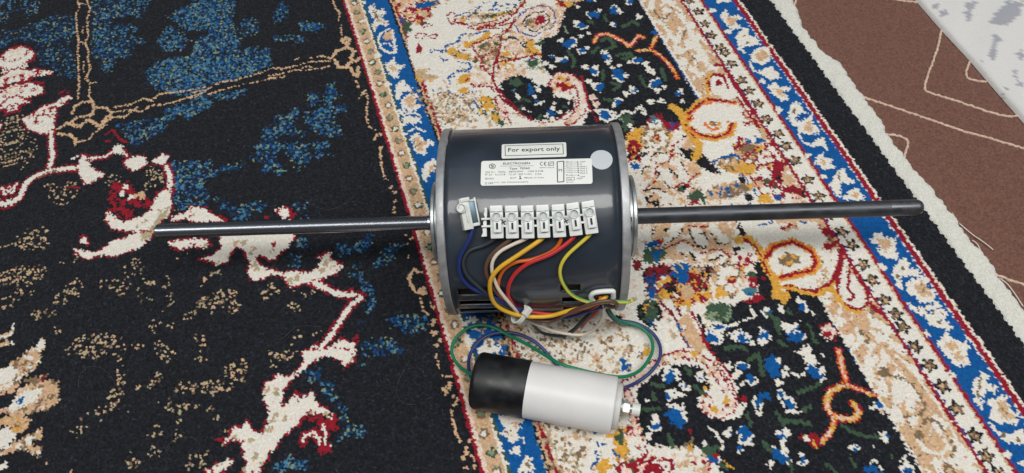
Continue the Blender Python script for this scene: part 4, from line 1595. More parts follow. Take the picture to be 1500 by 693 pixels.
def rug_sheet(u0, u1, v0, v1, st, fine):
    uu = np.arange(u0, u1, st); vv = np.arange(v0, v1, st)
    gu, gv = np.meshgrid(uu, vv, indexing='ij')
    ed = l6(gu) + .0009 * np.sin(gu * 520) + .0006 * np.sin(gu * 1310 + 1)
    gvv = np.maximum(gv, ed)                       # trimmed at the selvedge
    su = np.where(gu < U0 + .03, 2 * (U0 + .03) - gu, gu); su = np.where(su > U1 - .03, 2 * (U1 - .03) - su, su)
    sv = np.where(gvv > V1 - .05, 2 * (V1 - .05) - gvv, gvv)
    ci, d = sample(su, np.maximum(sv, V0 + .001))
    d = np.sqrt(d)
    z = kh[ci] - 520 * np.minimum(d, .0011) ** 2 + swell(gu, gvv) - (0 if fine else .0012)
    z = np.where(gv <= ed, z - .006 * np.clip((ed - gv) / st, 0, 1), z)
    z += rng.normal(0, .00007, z.shape)
    P = gu[..., None] * UVD + gvv[..., None] * UVN
    v = np.concatenate([P, z[..., None]], -1).reshape(-1, 3)
    col = kcol[ci].reshape(-1, 3)
    f = in_frame(P, .035 if fine else .029)
    if not fine: f = ~f
    f &= gv > ed - 1.6 * st
    keep = (f[:-1, :-1] & f[1:, :-1] & f[:-1, 1:] & f[1:, 1:]) if fine else (f[:-1, :-1] | f[1:, :-1] | f[:-1, 1:] | f[1:, 1:]) & ((gv > ed - 1.6 * st)[:-1, :-1])
    return v, grid_faces(len(uu), len(vv), keep), col
v1, q1, c1 = rug_sheet(U0 - .03, U1 + .03, -.42, V1 + .02, .00072, True)
v2, q2, c2 = rug_sheet(-.34, 1.12, -.42, .72, .003, False)
me = np_mesh('rug', np.concatenate([v1, v2]), np.concatenate([q1, q2 + len(v1)]), np.concatenate([c1, c2]))
M_rug = vcol_mat('rug_pile', .95, .10, 1500, .16, 0, 0)
rug = link('rug', me, M_rug)
tag(rug, 'black Persian-style rug with cream scrolls, blue flowered borders and white edge, lying under the motor', 'rug')

# backing under the pile and the felted white edge
bk = l6(np.linspace(-.34, 1.12, 120)); bu = np.linspace(-.34, 1.12, 120)
bv, bf = [], []
for u, w in zip(bu, bk):
    for vq in (w + .002, .72): bv.append((*(u * UVD + vq * UVN), -.004)); bv.append((*(u * UVD + vq * UVN), FLOOR_Z + .0006))
for i in range(119):
    k = 4 * i; bf += [(k, k + 4, k + 6, k + 2), (k, k + 1, k + 5, k + 4)]
M_back = mat('rug_backing', (.05, .05, .05), .95)
link('backing', mesh('backing', bv, bf), M_back, rug)

FR = np.array([(1150, -30), (1164, 0), (1172, 26), (1178, 40), (1187, 55), (1208, 78), (1234, 95), (1251, 121), (1271, 147), (1291, 176), (1302, 199),
               (1318, 219), (1340, 248), (1369, 279), (1390, 306), (1407, 329), (1429, 357), (1456, 388), (1463, 405), (1483, 430), (1500, 449), (1530, 488)], float)
fp = ground(FR, -.007)[:, :2]; fu, fv = fp @ UVD, fp @ UVN; o_ = np.argsort(fu); fu, fv = fu[o_], fv[o_]
uu = np.arange(-.2, 1.0, .0011); ns = 46
gu, gs = np.meshgrid(uu, np.linspace(0, 1, ns), indexing='ij')
inn = l6(uu) + .0015
out_ = np.interp(uu, fu, fv) + .0008 * np.sin(uu * 260 + 2 * np.sin(uu * 90)) + .0007 * np.sin(uu * 610 + 1.7 * np.sin(uu * 210)) + rng.normal(0, .00025, uu.size)
out_ = np.where((uu < fu[0]) | (uu > fu[-1]), inn - .021 + .003 * np.sin(uu * 60), out_)
gv = inn[:, None] + (out_ - inn)[:, None] * gs
prof = np.clip(1 - np.abs(2 * gs - 1) ** 4.5, 0, 1)
nz = sum(a * np.sin(gu * f1 + p + 2 * np.sin(gv * f2)) for a, f1, f2, p in ((.0006, 110, 90, 0), (.0002, 420, 260, 2), (.00012, 1500, 900, 1)))
z = FLOOR_Z + .0005 + (.0078 + nz) * prof + rng.normal(0, .00012, gu.shape) * prof
P = gu[..., None] * UVD + gv[..., None] * UVN
col = np.array([.66, .66, .60]) * (1 + .05 * rng.standard_normal(gu.shape))[..., None]
me = np_mesh('fringe', np.concatenate([P, z[..., None]], -1).reshape(-1, 3), grid_faces(len(uu), ns, np.ones((len(uu) - 1, ns - 1), bool)), col.reshape(-1, 3))
fr = link('fringe', me, vcol_mat('felted_wool', .95, .25, 900, .14, .5, 900), rug)
M_thread = mat('pale_thread', (.70, .66, .60), .8)
for P in [[(1405, 327), (1425, 344), (1440, 354), (1455, 366)], [(1463, 407), (1473, 413), (1483, 425), (1491, 437), (1499, 449)],
          [(1424, 352), (1431, 356), (1436, 366)], [(1395, 312), (1398, 318), (1394, 322)]]:
    link('loose_thread', tube_mesh('loose_thread', catmull(ground(np.array(P, float), FLOOR_Z + .002), .002), .00042, 6), M_thread, rug)

# lint and stray hairs caught in the dark pile
M_lint = mat('grey_lint', (.15, .155, .17), .8)
lv, lf = [], []
def hair(Q, r):
    m = tube_mesh('hair', np.asarray(Q), r, 3, cap=False)
    b = len(lv); lv.extend([tuple(w.co) for w in m.vertices]); lf.extend([tuple(b + i for i in p.vertices) for p in m.polygons]); bpy.data.meshes.remove(m)
dark = np.where(kc == CI['K'])[0]
for k in rng.choice(dark, 1500, replace=False):
    p0 = ku[k] * UVD + kv[k] * UVN
    if not in_frame(p0[None], .01)[0]: continue
    a = rng.uniform(0, 6.28); L = rng.uniform(.002, .0055); cu = rng.normal(0, 140)
    Q = []
    x, y = p0
    for i in range(5):
        Q.append((x, y, .0004 + .0005 * rng.random())); a += cu * L / 5; x += math.cos(a) * L / 5; y += math.sin(a) * L / 5
    hair(Q, .00006)
for P in [[(247, 667), (243, 660), (247, 650), (258, 642), (275, 639), (288, 643), (294, 653), (292, 662), (280, 664), (268, 672), (254, 676), (246, 671)],
          [(600, 528), (590, 545), (581, 565), (581, 580), (588, 590), (600, 593), (608, 592)],
          [(115, 567), (116, 547), (130, 536), (145, 537), (160, 548), (170, 565)],
          [(458, 300), (470, 306), (485, 307), (495, 304), (505, 297), (520, 295), (535, 298)],
          [(408, 498), (418, 494), (430, 480), (448, 477), (470, 479)],
          [(388, 200), (392, 188), (400, 180)], [(1120, 545), (1117, 530), (1126, 514), (1130, 508)]]:
    hair(catmull(ground(np.array(P, float), .0008), .003), .00007)
li = link('lint', mesh('lint', lv, lf), M_lint, rug); li['kind'] = 'stuff'

# ---------------------------------------------------------------- printed white blanket at the far corner
BE = np.array([(1290, -58), (1318, -24), (1339, 0), (1380, 47), (1419, 89), (1453, 129), (1488, 169), (1500, 183), (1535, 222)], float)
be = ground(BE, FLOOR_Z)[:, :2]
e0, e1 = be[0], be[-1]; ed_ = (e1 - e0) / np.linalg.norm(e1 - e0); en = np.array([-ed_[1], ed_[0]]); en = en if en @ (np.array([.9, .9]) - e0) > 0 else -en
st = np.arange(-.1, .62, .0025)
bs, bo = (be - e0) @ ed_, (be - e0) @ en
dt = np.concatenate([np.linspace(0, .02, 16)[:-1], np.arange(.02, .42, .0025)])
gs, gd = np.meshgrid(st, dt, indexing='ij')
off = np.interp(gs, bs, bo)
P = e0 + gs[..., None] * ed_ + (gd + off)[..., None] * en
z = FLOOR_Z + .0006 + .0075 * (1 - np.exp(-np.sqrt(gd / .004 + 1e-9))) + .0012 * np.sin(gs * 34 + 3 * np.sin(gd * 22)) * np.clip(gd / .02, 0, 1) + .0005 * np.sin(gs * 120 + gd * 90) * np.clip(gd / .01, 0, 1)
z += rng.normal(0, .00006, z.shape)
col = np.ones(P.shape[:2] + (3,)) * np.array([.66, .655, .64])
def stamp(poly, c):
    x, y = P[..., 0] + rng.normal(0, .0007, gs.shape), P[..., 1] + rng.normal(0, .0007, gs.shape)
    r = np.zeros(gs.shape, bool)
    for i in range(len(poly)):
        (x0, y0), (x1, y1) = poly[i], poly[i - 1]
        h = (y0 > y) != (y1 > y)
        r ^= h & (x < (x1 - x0) * (y - y0) / (y1 - y0 + 1e-12) + x0)
    col[r] = c
GREY = np.array([.36, .365, .41])
for s in ("650,0 690,0 680,30 655,25", "690,40 740,40 730,70 700,75", "830,0 900,0 880,30 860,100 840,105 835,50",
          "1060,0 1155,0 1140,60 1100,110 1060,140 1000,130 970,140 990,80 1020,40 1050,30", "990,180 1010,190 1040,230 1020,235 1000,230 1005,320 990,335 965,300 980,250",
          "1120,280 1155,265 1155,340 1130,310", "1100,390 1115,380 1130,440 1150,460 1150,480 1115,470 1130,450 1100,420", "1050,450 1090,490 1070,500",
          "1055,500 1080,515 1060,515", "940,400 955,395 950,440", "915,318 940,316 935,330"):
    q = np.array([[float(z_) for z_ in w.split(',')] for w in s.split()]) / 3.85 + np.array([1200, 0])
    stamp(ground(q, 0.)[:, :2], GREY)
for k in range(60):
    s0, d0 = rng.uniform(-.1, .6), rng.uniform(.03, .42)
    c0 = e0 + s0 * ed_ + d0 * en
    if in_frame(c0[None], .012)[0]: continue
    n_ = 9; a_ = np.sort(rng.uniform(0, 6.28, n_)); r_ = rng.uniform(.004, .014, n_)
    stamp(c0 + np.stack([np.cos(a_) * r_, np.sin(a_) * r_ * 1.4], -1), GREY)
me = np_mesh('blanket', np.concatenate([P, z[..., None]], -1).reshape(-1, 3), grid_faces(len(st), len(dt), np.ones((len(st) - 1, len(dt) - 1), bool)), col.reshape(-1, 3))
bl = link('blanket', me, vcol_mat('printed_cotton', .85, .1, 700, .05, .25, 1500))
tag(bl, 'white cotton blanket with grey floral print lying on the brown carpet', 'blanket')
# ---------------------------------------------------------------- the motor
motor = empty('electric_motor', (MX, MY, 0), MPHI)
tag(motor, 'slate grey double-shaft electric motor with coloured wires and white terminal strip on the rug', 'motor')
_c, _s = math.cos(MPHI), math.sin(MPHI)
def to_local(P):
    d = np.asarray(P, float) - np.array([MX, MY, 0])
    return np.stack([_c * d[..., 0] + _s * d[..., 1], -_s * d[..., 0] + _c * d[..., 1], d[..., 2]], -1)
CO = to_local(CAM_O)
def ldir(px):
    d = rays(px); return np.stack([_c * d[..., 0] + _s * d[..., 1], -_s * d[..., 0] + _c * d[..., 1], d[..., 2]], -1)
def on_cyl(px, r):
    """photo point -> (along axis, angle from the top towards the viewer) on the cylinder of radius r"""
    d = ldir(px); oy, oz = CO[1], CO[2] - R
    a = d[..., 1] ** 2 + d[..., 2] ** 2; b = oy * d[..., 1] + oz * d[..., 2]; c_ = oy * oy + oz * oz - r * r
    t = (-b - np.sqrt(np.maximum(b * b - a * c_, 0))) / a
    p = CO + t[..., None] * d
    return np.stack([p[..., 0], np.arctan2(-p[..., 1], p[..., 2] - R)], -1)
def cyl(a, t, r): return np.stack([np.asarray(a, float) + 0 * np.asarray(t), -r * np.sin(t), R + r * np.cos(t)], -1)
def drape(px, h, zmin=.002):
    """photo point -> on the shell (h above it), below its widest line hanging straight down, then on the rug"""
    px = np.asarray(px, float)
    at = on_cyl(px, RB + h)
    d = ldir(px)
    if at[1] < math.pi / 2 and ((CO[1] * d[1] + (CO[2] - R) * d[2]) ** 2 - (d[1] ** 2 + d[2] ** 2) * (CO[1] ** 2 + (CO[2] - R) ** 2 - (RB + h) ** 2)) > 0:
        return cyl(at[0], at[1], RB + h)
    t = (-(RB + h) - CO[1]) / d[1]; p = CO + t * d
    if p[2] < zmin: p = CO + (zmin - CO[2]) / d[2] * d
    return p

# shell with its cooling slots
sl = []
for rows, xs in ((((423, 431.5), (441, 446), (452.5, 456)), (671.5, 734)), (((417, 426), (436, 443), (450, 453.5)), (822, 850))):
    for y0, y1 in rows:
        p = on_cyl(np.array([(xs[0] + (y0 - 423) * .12, y0), (xs[1], y0), (xs[1], y1), (xs[0] + (y0 - 423) * .12, y1)], float), RB)
        sl.append((p[:, 0].min(), p[:, 0].max(), p[:, 1].min(), p[:, 1].max()))
B0, B1 = A0 + .0058, A1 - .0058
al = sorted(set([B0, B1] + [x for s in sl for x in s[:2]] + list(np.linspace(B0, B1, 12))))
tl = sorted(set(list(np.linspace(-math.pi, math.pi, 121)[:-1]) + [x for s in sl for x in s[2:]]))
tl = [t for i, t in enumerate(tl) if i == 0 or t - tl[i - 1] > 1e-4]
v = [tuple(cyl(a, t, RB)) for a in al for t in tl]; f = []
n = len(tl)
for i in range(len(al) - 1):
    for j in range(n):
        k = (j + 1) % n
        am = .5 * (al[i] + al[i + 1]); tm = .5 * (tl[j] + (tl[k] if k else tl[j] + .02))
        if any(s[0] < am < s[1] and s[2] < tm < s[3] for s in sl): continue
        f.append((i * n + j, i * n + k, (i + 1) * n + k, (i + 1) * n + j))
me = mesh('shell', v, f); bm = bmesh.new(); bm.from_mesh(me); bmesh.ops.recalc_face_normals(bm, faces=bm.faces); bm.to_mesh(me); bm.free()
shell = link('shell', me, M_paint, motor)
mo = shell.modifiers.new('sheet', 'SOLIDIFY'); mo.thickness = .0014; mo.offset = -1
lathe('stator', [(B0 + .004, .060), (B1 - .004, .060)], M_copper, motor, origin=(0, 0, R))
# end rings with lugs
def ring(x0, x1):
    s = 1 if x1 > x0 else -1
    return [(x0, RB - .004), (x0, R - .0006), (x0 + s * .0006, R), (x1 - s * .001, R), (x1 - s * .0003, R - .0004), (x1, R - .0014), (x1, .052), (x1 + s * .0006, .050), (x1 + s * .0012, .031), (x1 + s * .0012, .010)]
for x0, x1, px, mt in ((B0, A0, (654.5, 209), M_alu), (B1, A1, (902, 196), M_dark)):
    e = lathe('end_ring', ring(x0, x1), M_alu, motor, origin=(0, 0, R), seg=128)
    p = on_cyl(np.array(px, float), RB)
    bm = bmesh.new()
    M = Matrix.Translation(Vector(cyl(p[0], p[1], RB + .0002))) @ Matrix.Rotation(p[1], 4, 'X')
    bm_box(bm, .0014, .007, .0012, M, .0003); bm_obj('locking_tab', bm, mt, e)
# bearing flanges
def flange(x, s, flip):
    r1, r2 = (.0296, .0306)
    pr = [(0, r1), (.0050, r1), (.0052, r1 - .001), (.0060, r1 - .001), (.0062, r2 - .0005), (.0066, r2), (.0085, r2), (.0091, r2 - .0006), (.0091, .020), (.0075, .019), (.0075, .010)]
    return lathe('bearing_flange', [(x + s * a, r) for a, r in pr], M_zinc, motor, origin=(0, 0, R), seg=96)
fl0 = flange(A0 - .0006, -1, 0); fl1 = flange(A1 + .0006, 1, 0)
for fo, x, s, px, bright in ((fl0, A0, -1, (632.5, 345), False), (fl1, A1, 1, (930.5, 328), True)):
    q = on_cyl(np.array(px, float), .0300)
    M = Matrix.Translation(Vector(cyl(x + s * .0034, q[1], .0292))) @ Matrix.Rotation(q[1], 4, 'X')
    bm = bmesh.new(); bm_box(bm, .0042, .0098, .0018, M, .0004); bm_obj('bolt_slot', bm, M_dark, fo)
    bm = bmesh.new(); bm_cyl(bm, .0026 if bright else .0021, .0026 if bright else .0021, .0040 if bright else .0034, Matrix.Translation(Vector(cyl(x + s * .0034, q[1] - (.04 if not bright else 0), .0292))) @ Matrix.Rotation(q[1], 4, 'X') @ Matrix.Rotation(math.pi / 2, 4, 'Y'), 6)
    bm_obj('hex_nut', bm, M_alu if bright else M_worn, fo)
# shafts
rs = .0054
lathe('shaft', [(A0 - .004, rs + .0004), (A0 - .0155, rs + .0004), (A0 - .0158, rs + .0001), (A0 - .0160, rs), (SL + .0010, rs), (SL, rs - .0009), (SL, .0001)], M_steel, motor, origin=(0, 0, R), seg=48)['label'] = 'bright polished steel shaft'
rs = .0060
sh = lathe('shaft', [(A1 + .004, rs), (SR - .0245, rs)], M_black, motor, origin=(0, 0, R), seg=48); sh['label'] = 'blackened steel shaft with worn rounded tip'
lathe('shaft_tip', [(SR - .0245, rs), (SR - .0050, rs), (SR - .0028, rs - .0005), (SR - .0010, rs - .0016), (SR - .0002, rs - .0029), (SR, rs - .0036), (SR, .0001)], M_worn, sh, origin=(0, 0, R), seg=48)

# ---------------------------------------------------------------- labels
def tp(ox, oy, s): return lambda x, y: (ox + x / s, oy + y / s)
LB = tp(690, 190, 6.25)
def as_(p, r=RB): q = on_cyl(np.array(p, float), r); return np.array([q[0], q[1] * RB])
def patch(name, corners, h, rad, m, parent, nx=24, ny=10):
    """a rounded sticker bent on the shell"""
    q = [as_(p) for p in corners]                     # TL TR BR BL
    W_ = np.linalg.norm(q[1] - q[0]); H_ = np.linalg.norm(q[3] - q[0])
    xs = sorted(set(list(np.linspace(0, 1, nx)) + [rad / W_ * k for k in (0, .1, .3, .6, 1)] + [1 - rad / W_ * k for k in (0, .1, .3, .6, 1)])); ys = np.linspace(0, 1, ny)
    v, f = [], []
    for x in xs:
        dx = min(x, 1 - x) * W_
        ins = rad - math.sqrt(max(rad * rad - (rad - dx) ** 2, 0)) if dx < rad else 0.
        for y in ys:
            yy = (ins + y * (H_ - 2 * ins)) / H_
            p = (1 - yy) * ((1 - x) * q[0] + x * q[1]) + yy * ((1 - x) * q[3] + x * q[2])
            v.append(tuple(cyl(p[0], p[1] / RB, RB + h)))
    ny = len(ys)
    for i in range(len(xs) - 1):
        for j in range(ny - 1): f.append((i * ny + j, (i + 1) * ny + j, (i + 1) * ny + j + 1, i * ny + j + 1))
    me = mesh(name, v, f); o = link(name, me, m, parent)
    return o
pv, pf = {}, {}
def add_poly(key, pts2, faces, h):
    V_, F_ = pv.setdefault(key, []), pf.setdefault(key, [])
    b = len(V_)
    for a, s in pts2: V_.append(tuple(cyl(a, s / RB, RB + h)))
    F_.extend([tuple(b + i for i in fc) for fc in faces])
_fonts = {}
def lettering(key, text, x0, y0, x1, y1, cap, h=.00042, sp=1.0, bold=.0, shear=0.):
    cu = bpy.data.curves.new('t', 'FONT'); cu.body = text; cu.size = 1; cu.resolution_u = 2; cu.space_character = sp; cu.offset = bold; cu.shear = shear
    o = bpy.data.objects.new('t', cu); C.objects.link(o)
    dg = bpy.context.evaluated_depsgraph_get(); me = bpy.data.meshes.new_from_object(o.evaluated_get(dg))
    co = np.array([w.co[:2] for w in me.vertices]); fc = [tuple(p.vertices) for p in me.polygons]
    bpy.data.objects.remove(o); bpy.data.curves.remove(cu); bpy.data.meshes.remove(me)
    if not len(co): return
    w0, w1 = co[:, 0].min(), co[:, 0].max()
    a, b = as_(LB(x0, y0)), as_(LB(x1, y1)); up = as_(LB(x0, y0 - cap)) - a
    e = (b - a)
    pts2 = [a + e * ((x - w0) / (w1 - w0)) + up * (y / .70) for x, y in co]
    add_poly(key, pts2, fc, h)
def line(key, x0, y0, x1, y1, w, h=.00042):
    a, b = as_(LB(x0, y0)), as_(LB(x1, y1)); d = b - a; d = d / np.linalg.norm(d); nn = np.array([-d[1], d[0]]) * w * .5
    n_ = max(1, int(np.linalg.norm(b - a) / .004))
    pts2 = []
    for k in range(n_ + 1):
        p = a + (b - a) * k / n_; pts2 += [p + nn, p - nn]
    add_poly(key, pts2, [(2 * k, 2 * k + 1, 2 * k + 3, 2 * k + 2) for k in range(n_)], h)
def disc(key, x, y, r, h=.00042, ri=0., n_=16, ky=1.):
    pts2 = [as_(LB(x + r * math.cos(2 * math.pi * k / n_), y + r * ky * math.sin(2 * math.pi * k / n_))) for k in range(n_)]
    if ri:
        pts2 += [as_(LB(x + ri * math.cos(2 * math.pi * k / n_), y + ri * ky * math.sin(2 * math.pi * k / n_))) for k in range(n_)]
        add_poly(key, pts2, [(k, (k + 1) % n_, n_ + (k + 1) % n_, n_ + k) for k in range(n_)], h)
    else: add_poly(key, pts2, [tuple(range(n_))], h)
def flush_ink(key, parent, m, name='lettering'):
    o = link(name, mesh(name, pv.pop(key), pf.pop(key), False), m, parent); return o
dot = []
ctr = as_((881, 233.5)); rx, ry = np.linalg.norm(as_((897.3, 233)) - ctr), np.linalg.norm(as_((881, 220.2)) - ctr)
dv = [tuple(cyl(ctr[0] + rx * k / 6 * math.cos(t), (ctr[1] + ry * k / 6 * math.sin(t)) / RB, RB + .00012)) for k in range(1, 7) for t in np.linspace(0, 2 * math.pi, 40, endpoint=False)]
dv.append(tuple(cyl(ctr[0], ctr[1] / RB, RB + .00012)))
dfc = [((j + 1) % 40, j, 240) for j in range(40)] + [(k * 40 + j, k * 40 + (j + 1) % 40, (k + 1) * 40 + (j + 1) % 40, (k + 1) * 40 + j) for k in range(5) for j in range(40)]
link('round_sticker', mesh('round_sticker', dv, dfc), M_dot, motor)
exp_ = patch('export_label', [LB(282, 138), LB(870, 118), LB(875, 250), LB(280, 268)], .0003, .0012, M_sticker, motor)
lettering('e', 'For export only', 340, 206, 815, 194, 34, bold=.012, sp=1.04)
for a in ((312, 152, 840, 135), (840, 135, 846, 226), (846, 226, 314, 243), (314, 243, 312, 152)): line('e', *a, .00045)
flush_ink('e', exp_, M_ink)
rat = patch('rating_label', [LB(95, 290), LB(1105, 265), LB(1113, 497), LB(88, 515)], .0003, .0016, M_sticker, motor)
K = 'r'
disc(K, 195, 338, 31, ri=25, n_=32, ky=.76); lettering(K, 'S', 180, 350, 211, 349, 24, bold=.02)
lettering(K, 'ELECTROGEN', 295, 322, 540, 318, 17, bold=.012)
lettering('g', 'www.electrogenco.com', 265, 340, 575, 336, 9)
lettering(K, 'Type  70360', 350, 367, 538, 363, 16, bold=.01)
for s, x0, y0, x1, y1, cp in (('220 V~   50Hz   380/550W    1300 R.P.M', 130, 399, 660, 388, 14), ('IP 22   Ins.Cl.B   12 \u00b5F  450 V.AC   3.5A', 130, 422, 645, 414, 14),
                              ('B5004', 130, 458, 208, 457, 14), ('ROT', 360, 453, 418, 451, 15), ('Made in Iran', 490, 449, 665, 446, 13), ('Z185', 125, 503, 205, 499, 17),
                              ('S.no  QA 22060022068975', 213, 490, 525, 486, 11), ('28470Y124L18', 625, 356, 760, 353, 9)):
    lettering('g', s, x0, y0, x1, y1, cp, bold=.006)
for cx in (648, 684):        # the C and E arcs
    pts2 = []
    for k in range(15):
        t = math.radians(60 + 240 * k / 14)
        for r in (17, 12): pts2.append(as_(LB(cx + r * math.cos(t), 315 + 1.05 * r * math.sin(t))))
    add_poly(K, pts2, [(2 * k, 2 * k + 1, 2 * k + 3, 2 * k + 2) for k in range(14)], .00042)
line(K, 668, 315, 682, 315, .0006)
for a in ((708, 300, 756, 297), (756, 297, 757, 328), (757, 328, 709, 331), (709, 331, 708, 300), (716, 322, 730, 310), (730, 310, 748, 308)): line(K, *a, .00035)
line(K, 450, 424, 450, 450, .0005); line(K, 440, 452, 464, 451, .0006); line(K, 444, 432, 450, 424, .0004)
for a in ((788, 298, 848, 291), (848, 291, 850, 478), (850, 478, 792, 482), (792, 482, 788, 298)): line(K, *a, .0006)
lettering(K, 'M', 802, 388, 832, 387, 26)
for k, (nm, y) in enumerate((('Blue', 304), ('Gray', 322), ('Brown', 341), ('White', 360), ('Yellow', 379), ('Orange', 397), ('Red', 424))):
    lettering('g', nm, 872, y, 928, y - 1, 12)
    line('g', 930 if k < 6 else 912, y - 4, 970, y - 5, .0002); disc(K, 977 + k, y - 4, 6)
    if k < 6: line('g', 851, y - 2, 868, y - 3, .0002)
for nm, y, x1 in (('COM', 304, 1045), ('Hi', 326, 1014), ('Med 1', 345, 1062), ('Med 2', 363, 1062), ('Med 3', 385, 1063), ('Med 4', 406, 1063), ('Low', 436, 1046)):
    lettering(K, nm, 997, y, x1, y - 1, 12)
for a in ((875, 440, 946, 437), (946, 437, 947, 463), (947, 463, 876, 466), (876, 466, 875, 440)): line('g', *a, .0003)
lettering('g', 'Cap', 884, 460, 925, 459, 12); lettering(K, '12\u00b5F', 968, 456, 1022, 453, 13); lettering('g', 'Green', 870, 488, 936, 486, 12)
flush_ink('r', rat, M_ink); flush_ink('g', rat, M_ink2, 'fine_print')

# ---------------------------------------------------------------- terminal strip
TB = on_cyl(np.array((790., 325.)), RB); T0 = TB[1]
NRM = Vector((0, -math.sin(T0), math.cos(T0))); TAN = Vector((0, -math.cos(T0), -math.sin(T0)))   # out, down along the shell
def on_plane(px, h):
    """photo point -> on the flat plane lying h above the shell where the strip is screwed down"""
    p0 = np.array(cyl(TB[0], T0, RB + h)); n_ = np.array(NRM); d = ldir(np.array(px, float))
    return CO + ((p0 - CO) @ n_) / (d @ n_) * d
def frame(px, h, rot=0.):
    p = Vector(on_plane(px, h))
    X = Vector((1, 0, 0)); Y = -TAN
    M = Matrix((( X.x, Y.x, NRM.x, p.x), (X.y, Y.y, NRM.y, p.y), (X.z, Y.z, NRM.z, p.z), (0, 0, 0, 1)))
    return M @ Matrix.Rotation(rot, 4, 'Z')
Z1 = tp(690, 280, 8.66); Z2 = tp(780, 280, 8.66)
terms = [(Z1(325, 390), .0), (Z1(518, 390), .0), (Z1(717, 390), .0), (Z2(135, 382), .02), (Z2(333, 375), .035), (Z2(530, 355), .10), (Z2(727, 332), .12)]
HB, HT = .0015, .0100     # underside and top of the housings above the shell
bm = bmesh.new()
for (p0, r0), (p1, r1) in zip(terms, terms[1:]):
    for dy in (-.0026, .0022):
        a, b = frame(p0, .0066, r0) @ Vector((.003, dy, 0)), frame(p1, .0066, r1) @ Vector((-.003, dy, 0))
        m_ = (a + b) / 2; d_ = (b - a)
        M = frame(p0, .0066, 0); M.translation = m_
        ang = math.atan2(d_.dot(-TAN), d_.x)
        bm_box(bm, d_.length, .0013, .0060, M @ Matrix.Rotation(ang, 4, 'Z'), .0002, 1)
p0 = terms[0][0]
for dy in (-.0026, .0022): bm_box(bm, .0070, .0013, .0060, frame(p0, .0066, 0) @ Matrix.Translation((-.0062, dy, 0)), .0002, 1)
strip = bm_obj('terminal_strip', bm, M_white, motor)
def housing_bm(half=False):
    bm = bmesh.new()
    bm_box(bm, .0083, .0214, .0090, Matrix.Translation((0, 0, -.0041)), .0006)
    bm_box(bm, .0079, .0040, .0030, Matrix.Translation((0, .0086, .0006)), .0005)
    bm_box(bm, .0052, .0080, .0036, Matrix.Translation((.0006, -.0028, .0018)), .0007)
    bm_tube(bm, .0031, .0025, -.001, .0046, Matrix.Translation((.0002, .0034, 0)))
    bmesh.ops.recalc_face_normals(bm, faces=bm.faces)
    return bm
hm = bm_obj('terminal', housing_bm(), M_white, strip)
bm = bmesh.new(); bm_cyl(bm, .00245, .00245, .003, Matrix.Translation((.0002, .0034, .0012)), 20)
sm = bm_obj('clamp_screw', bm, M_screw2, strip)
bm = bmesh.new(); bm_box(bm, .0013, .0042, .0006, Matrix.Translation((.0004, -.0026, .0036)), .0001, 1)
wm = bm_obj('wire_window', bm, M_dark, strip)
for k, (p, r0) in enumerate(terms):
    for src in (hm, sm, wm):
        o = src if k == 0 else src.copy()
        if k: C.objects.link(o)
        o.parent = strip; o.matrix_basis = frame(p, .0090, r0)
        if src is sm: o.matrix_basis = o.matrix_basis @ Matrix.Translation((.0002, .0034, 0)) @ Matrix.Rotation(k * 1.3, 4, 'Z') @ Matrix.Translation((-.0002, -.0034, 0))
# broken end piece
def prism(pts, z0, z1, M):
    bm = bmesh.new()
    a = [bm.verts.new(M @ Vector((x, y, z0))) for x, y in pts]; b = [bm.verts.new(M @ Vector((x, y, z1))) for x, y in pts]
    bm.faces.new(a); bm.faces.new(b)
    for i in range(len(pts)): bm.faces.new((a[i - 1], a[i], b[i], b[i - 1]))
    return bm
Mi = frame(Z1(190, 390), 0).inverted()
def px_poly(pts, tile, h): return [tuple((Mi @ Vector(on_plane(tile(x, y), h)))[:2]) for x, y in pts]
bm = prism(px_poly([(168, 214), (205, 208), (203, 300), (196, 340), (196, 440), (198, 575), (130, 578), (152, 520), (145, 490), (158, 430), (152, 395), (182, 350), (160, 290), (176, 250)], Z1, .0078), .0012, .0078, frame(Z1(190, 390), 0))
bm_obj('broken_terminal', bm, M_white, strip)
# mounting screws
for p in (Z1(412, 395), Z2(425, 380)):
    M = frame(p, .0086)
    bm = bmesh.new(); bm_cyl(bm, .0031, .0031, .0086, M @ Matrix.Translation((0, 0, -.0042)), 24); bm_cyl(bm, .0033, .0026, .0018, M, 24)
    s_ = bm_obj('mounting_screw', bm, M_screw, strip)
    bm = bmesh.new(); Mt = M @ Matrix.Translation((0, 0, .00085)) @ Matrix.Rotation(.5, 4, 'Z'); bm_box(bm, .0036, .0007, .0004, Mt); bm_box(bm, .0007, .0036, .00036, Mt); bm_obj('screw_recess', bm, M_dark, strip)
# the loose terminal on the blue wire
Z3 = tp(660, 280, 9.9)
Ml = frame(Z3(235, 330), .0062, .16) @ Matrix.Rotation(.35, 4, 'Y')
bm = bmesh.new()
bm_box(bm, .0062, .0205, .0060, Matrix.Translation((-.0010, 0, 0)), .0006)
bm_box(bm, .0062, .0026, .0074, Matrix.Translation((-.0004, .0092, .0004)), .0004)
bm_tube(bm, .0031, .0024, -.001, .0052, Matrix.Translation((-.0042, .0042, .0006)))
bm_box(bm, .0010, .0075, .0012, Matrix.Translation((-.0008, -.002, .0033)), .0003)
bm_box(bm, .0011, .0180, .0050, Matrix.Translation((.0068, .0006, -.001)), .0004)
bm_box(bm, .0060, .0022, .0050, Matrix.Translation((.0040, -.0078, -.001)), .0005)
bm_box(bm, .0050, .0014, .0040, Matrix.Translation((.0044, .0080, -.001)), .0004)
for w in bm.verts: w.co = Ml @ w.co
lt = bm_obj('loose_terminal', bm, M_white2, motor); lt['label'] = 'single white terminal dangling on the blue wire'
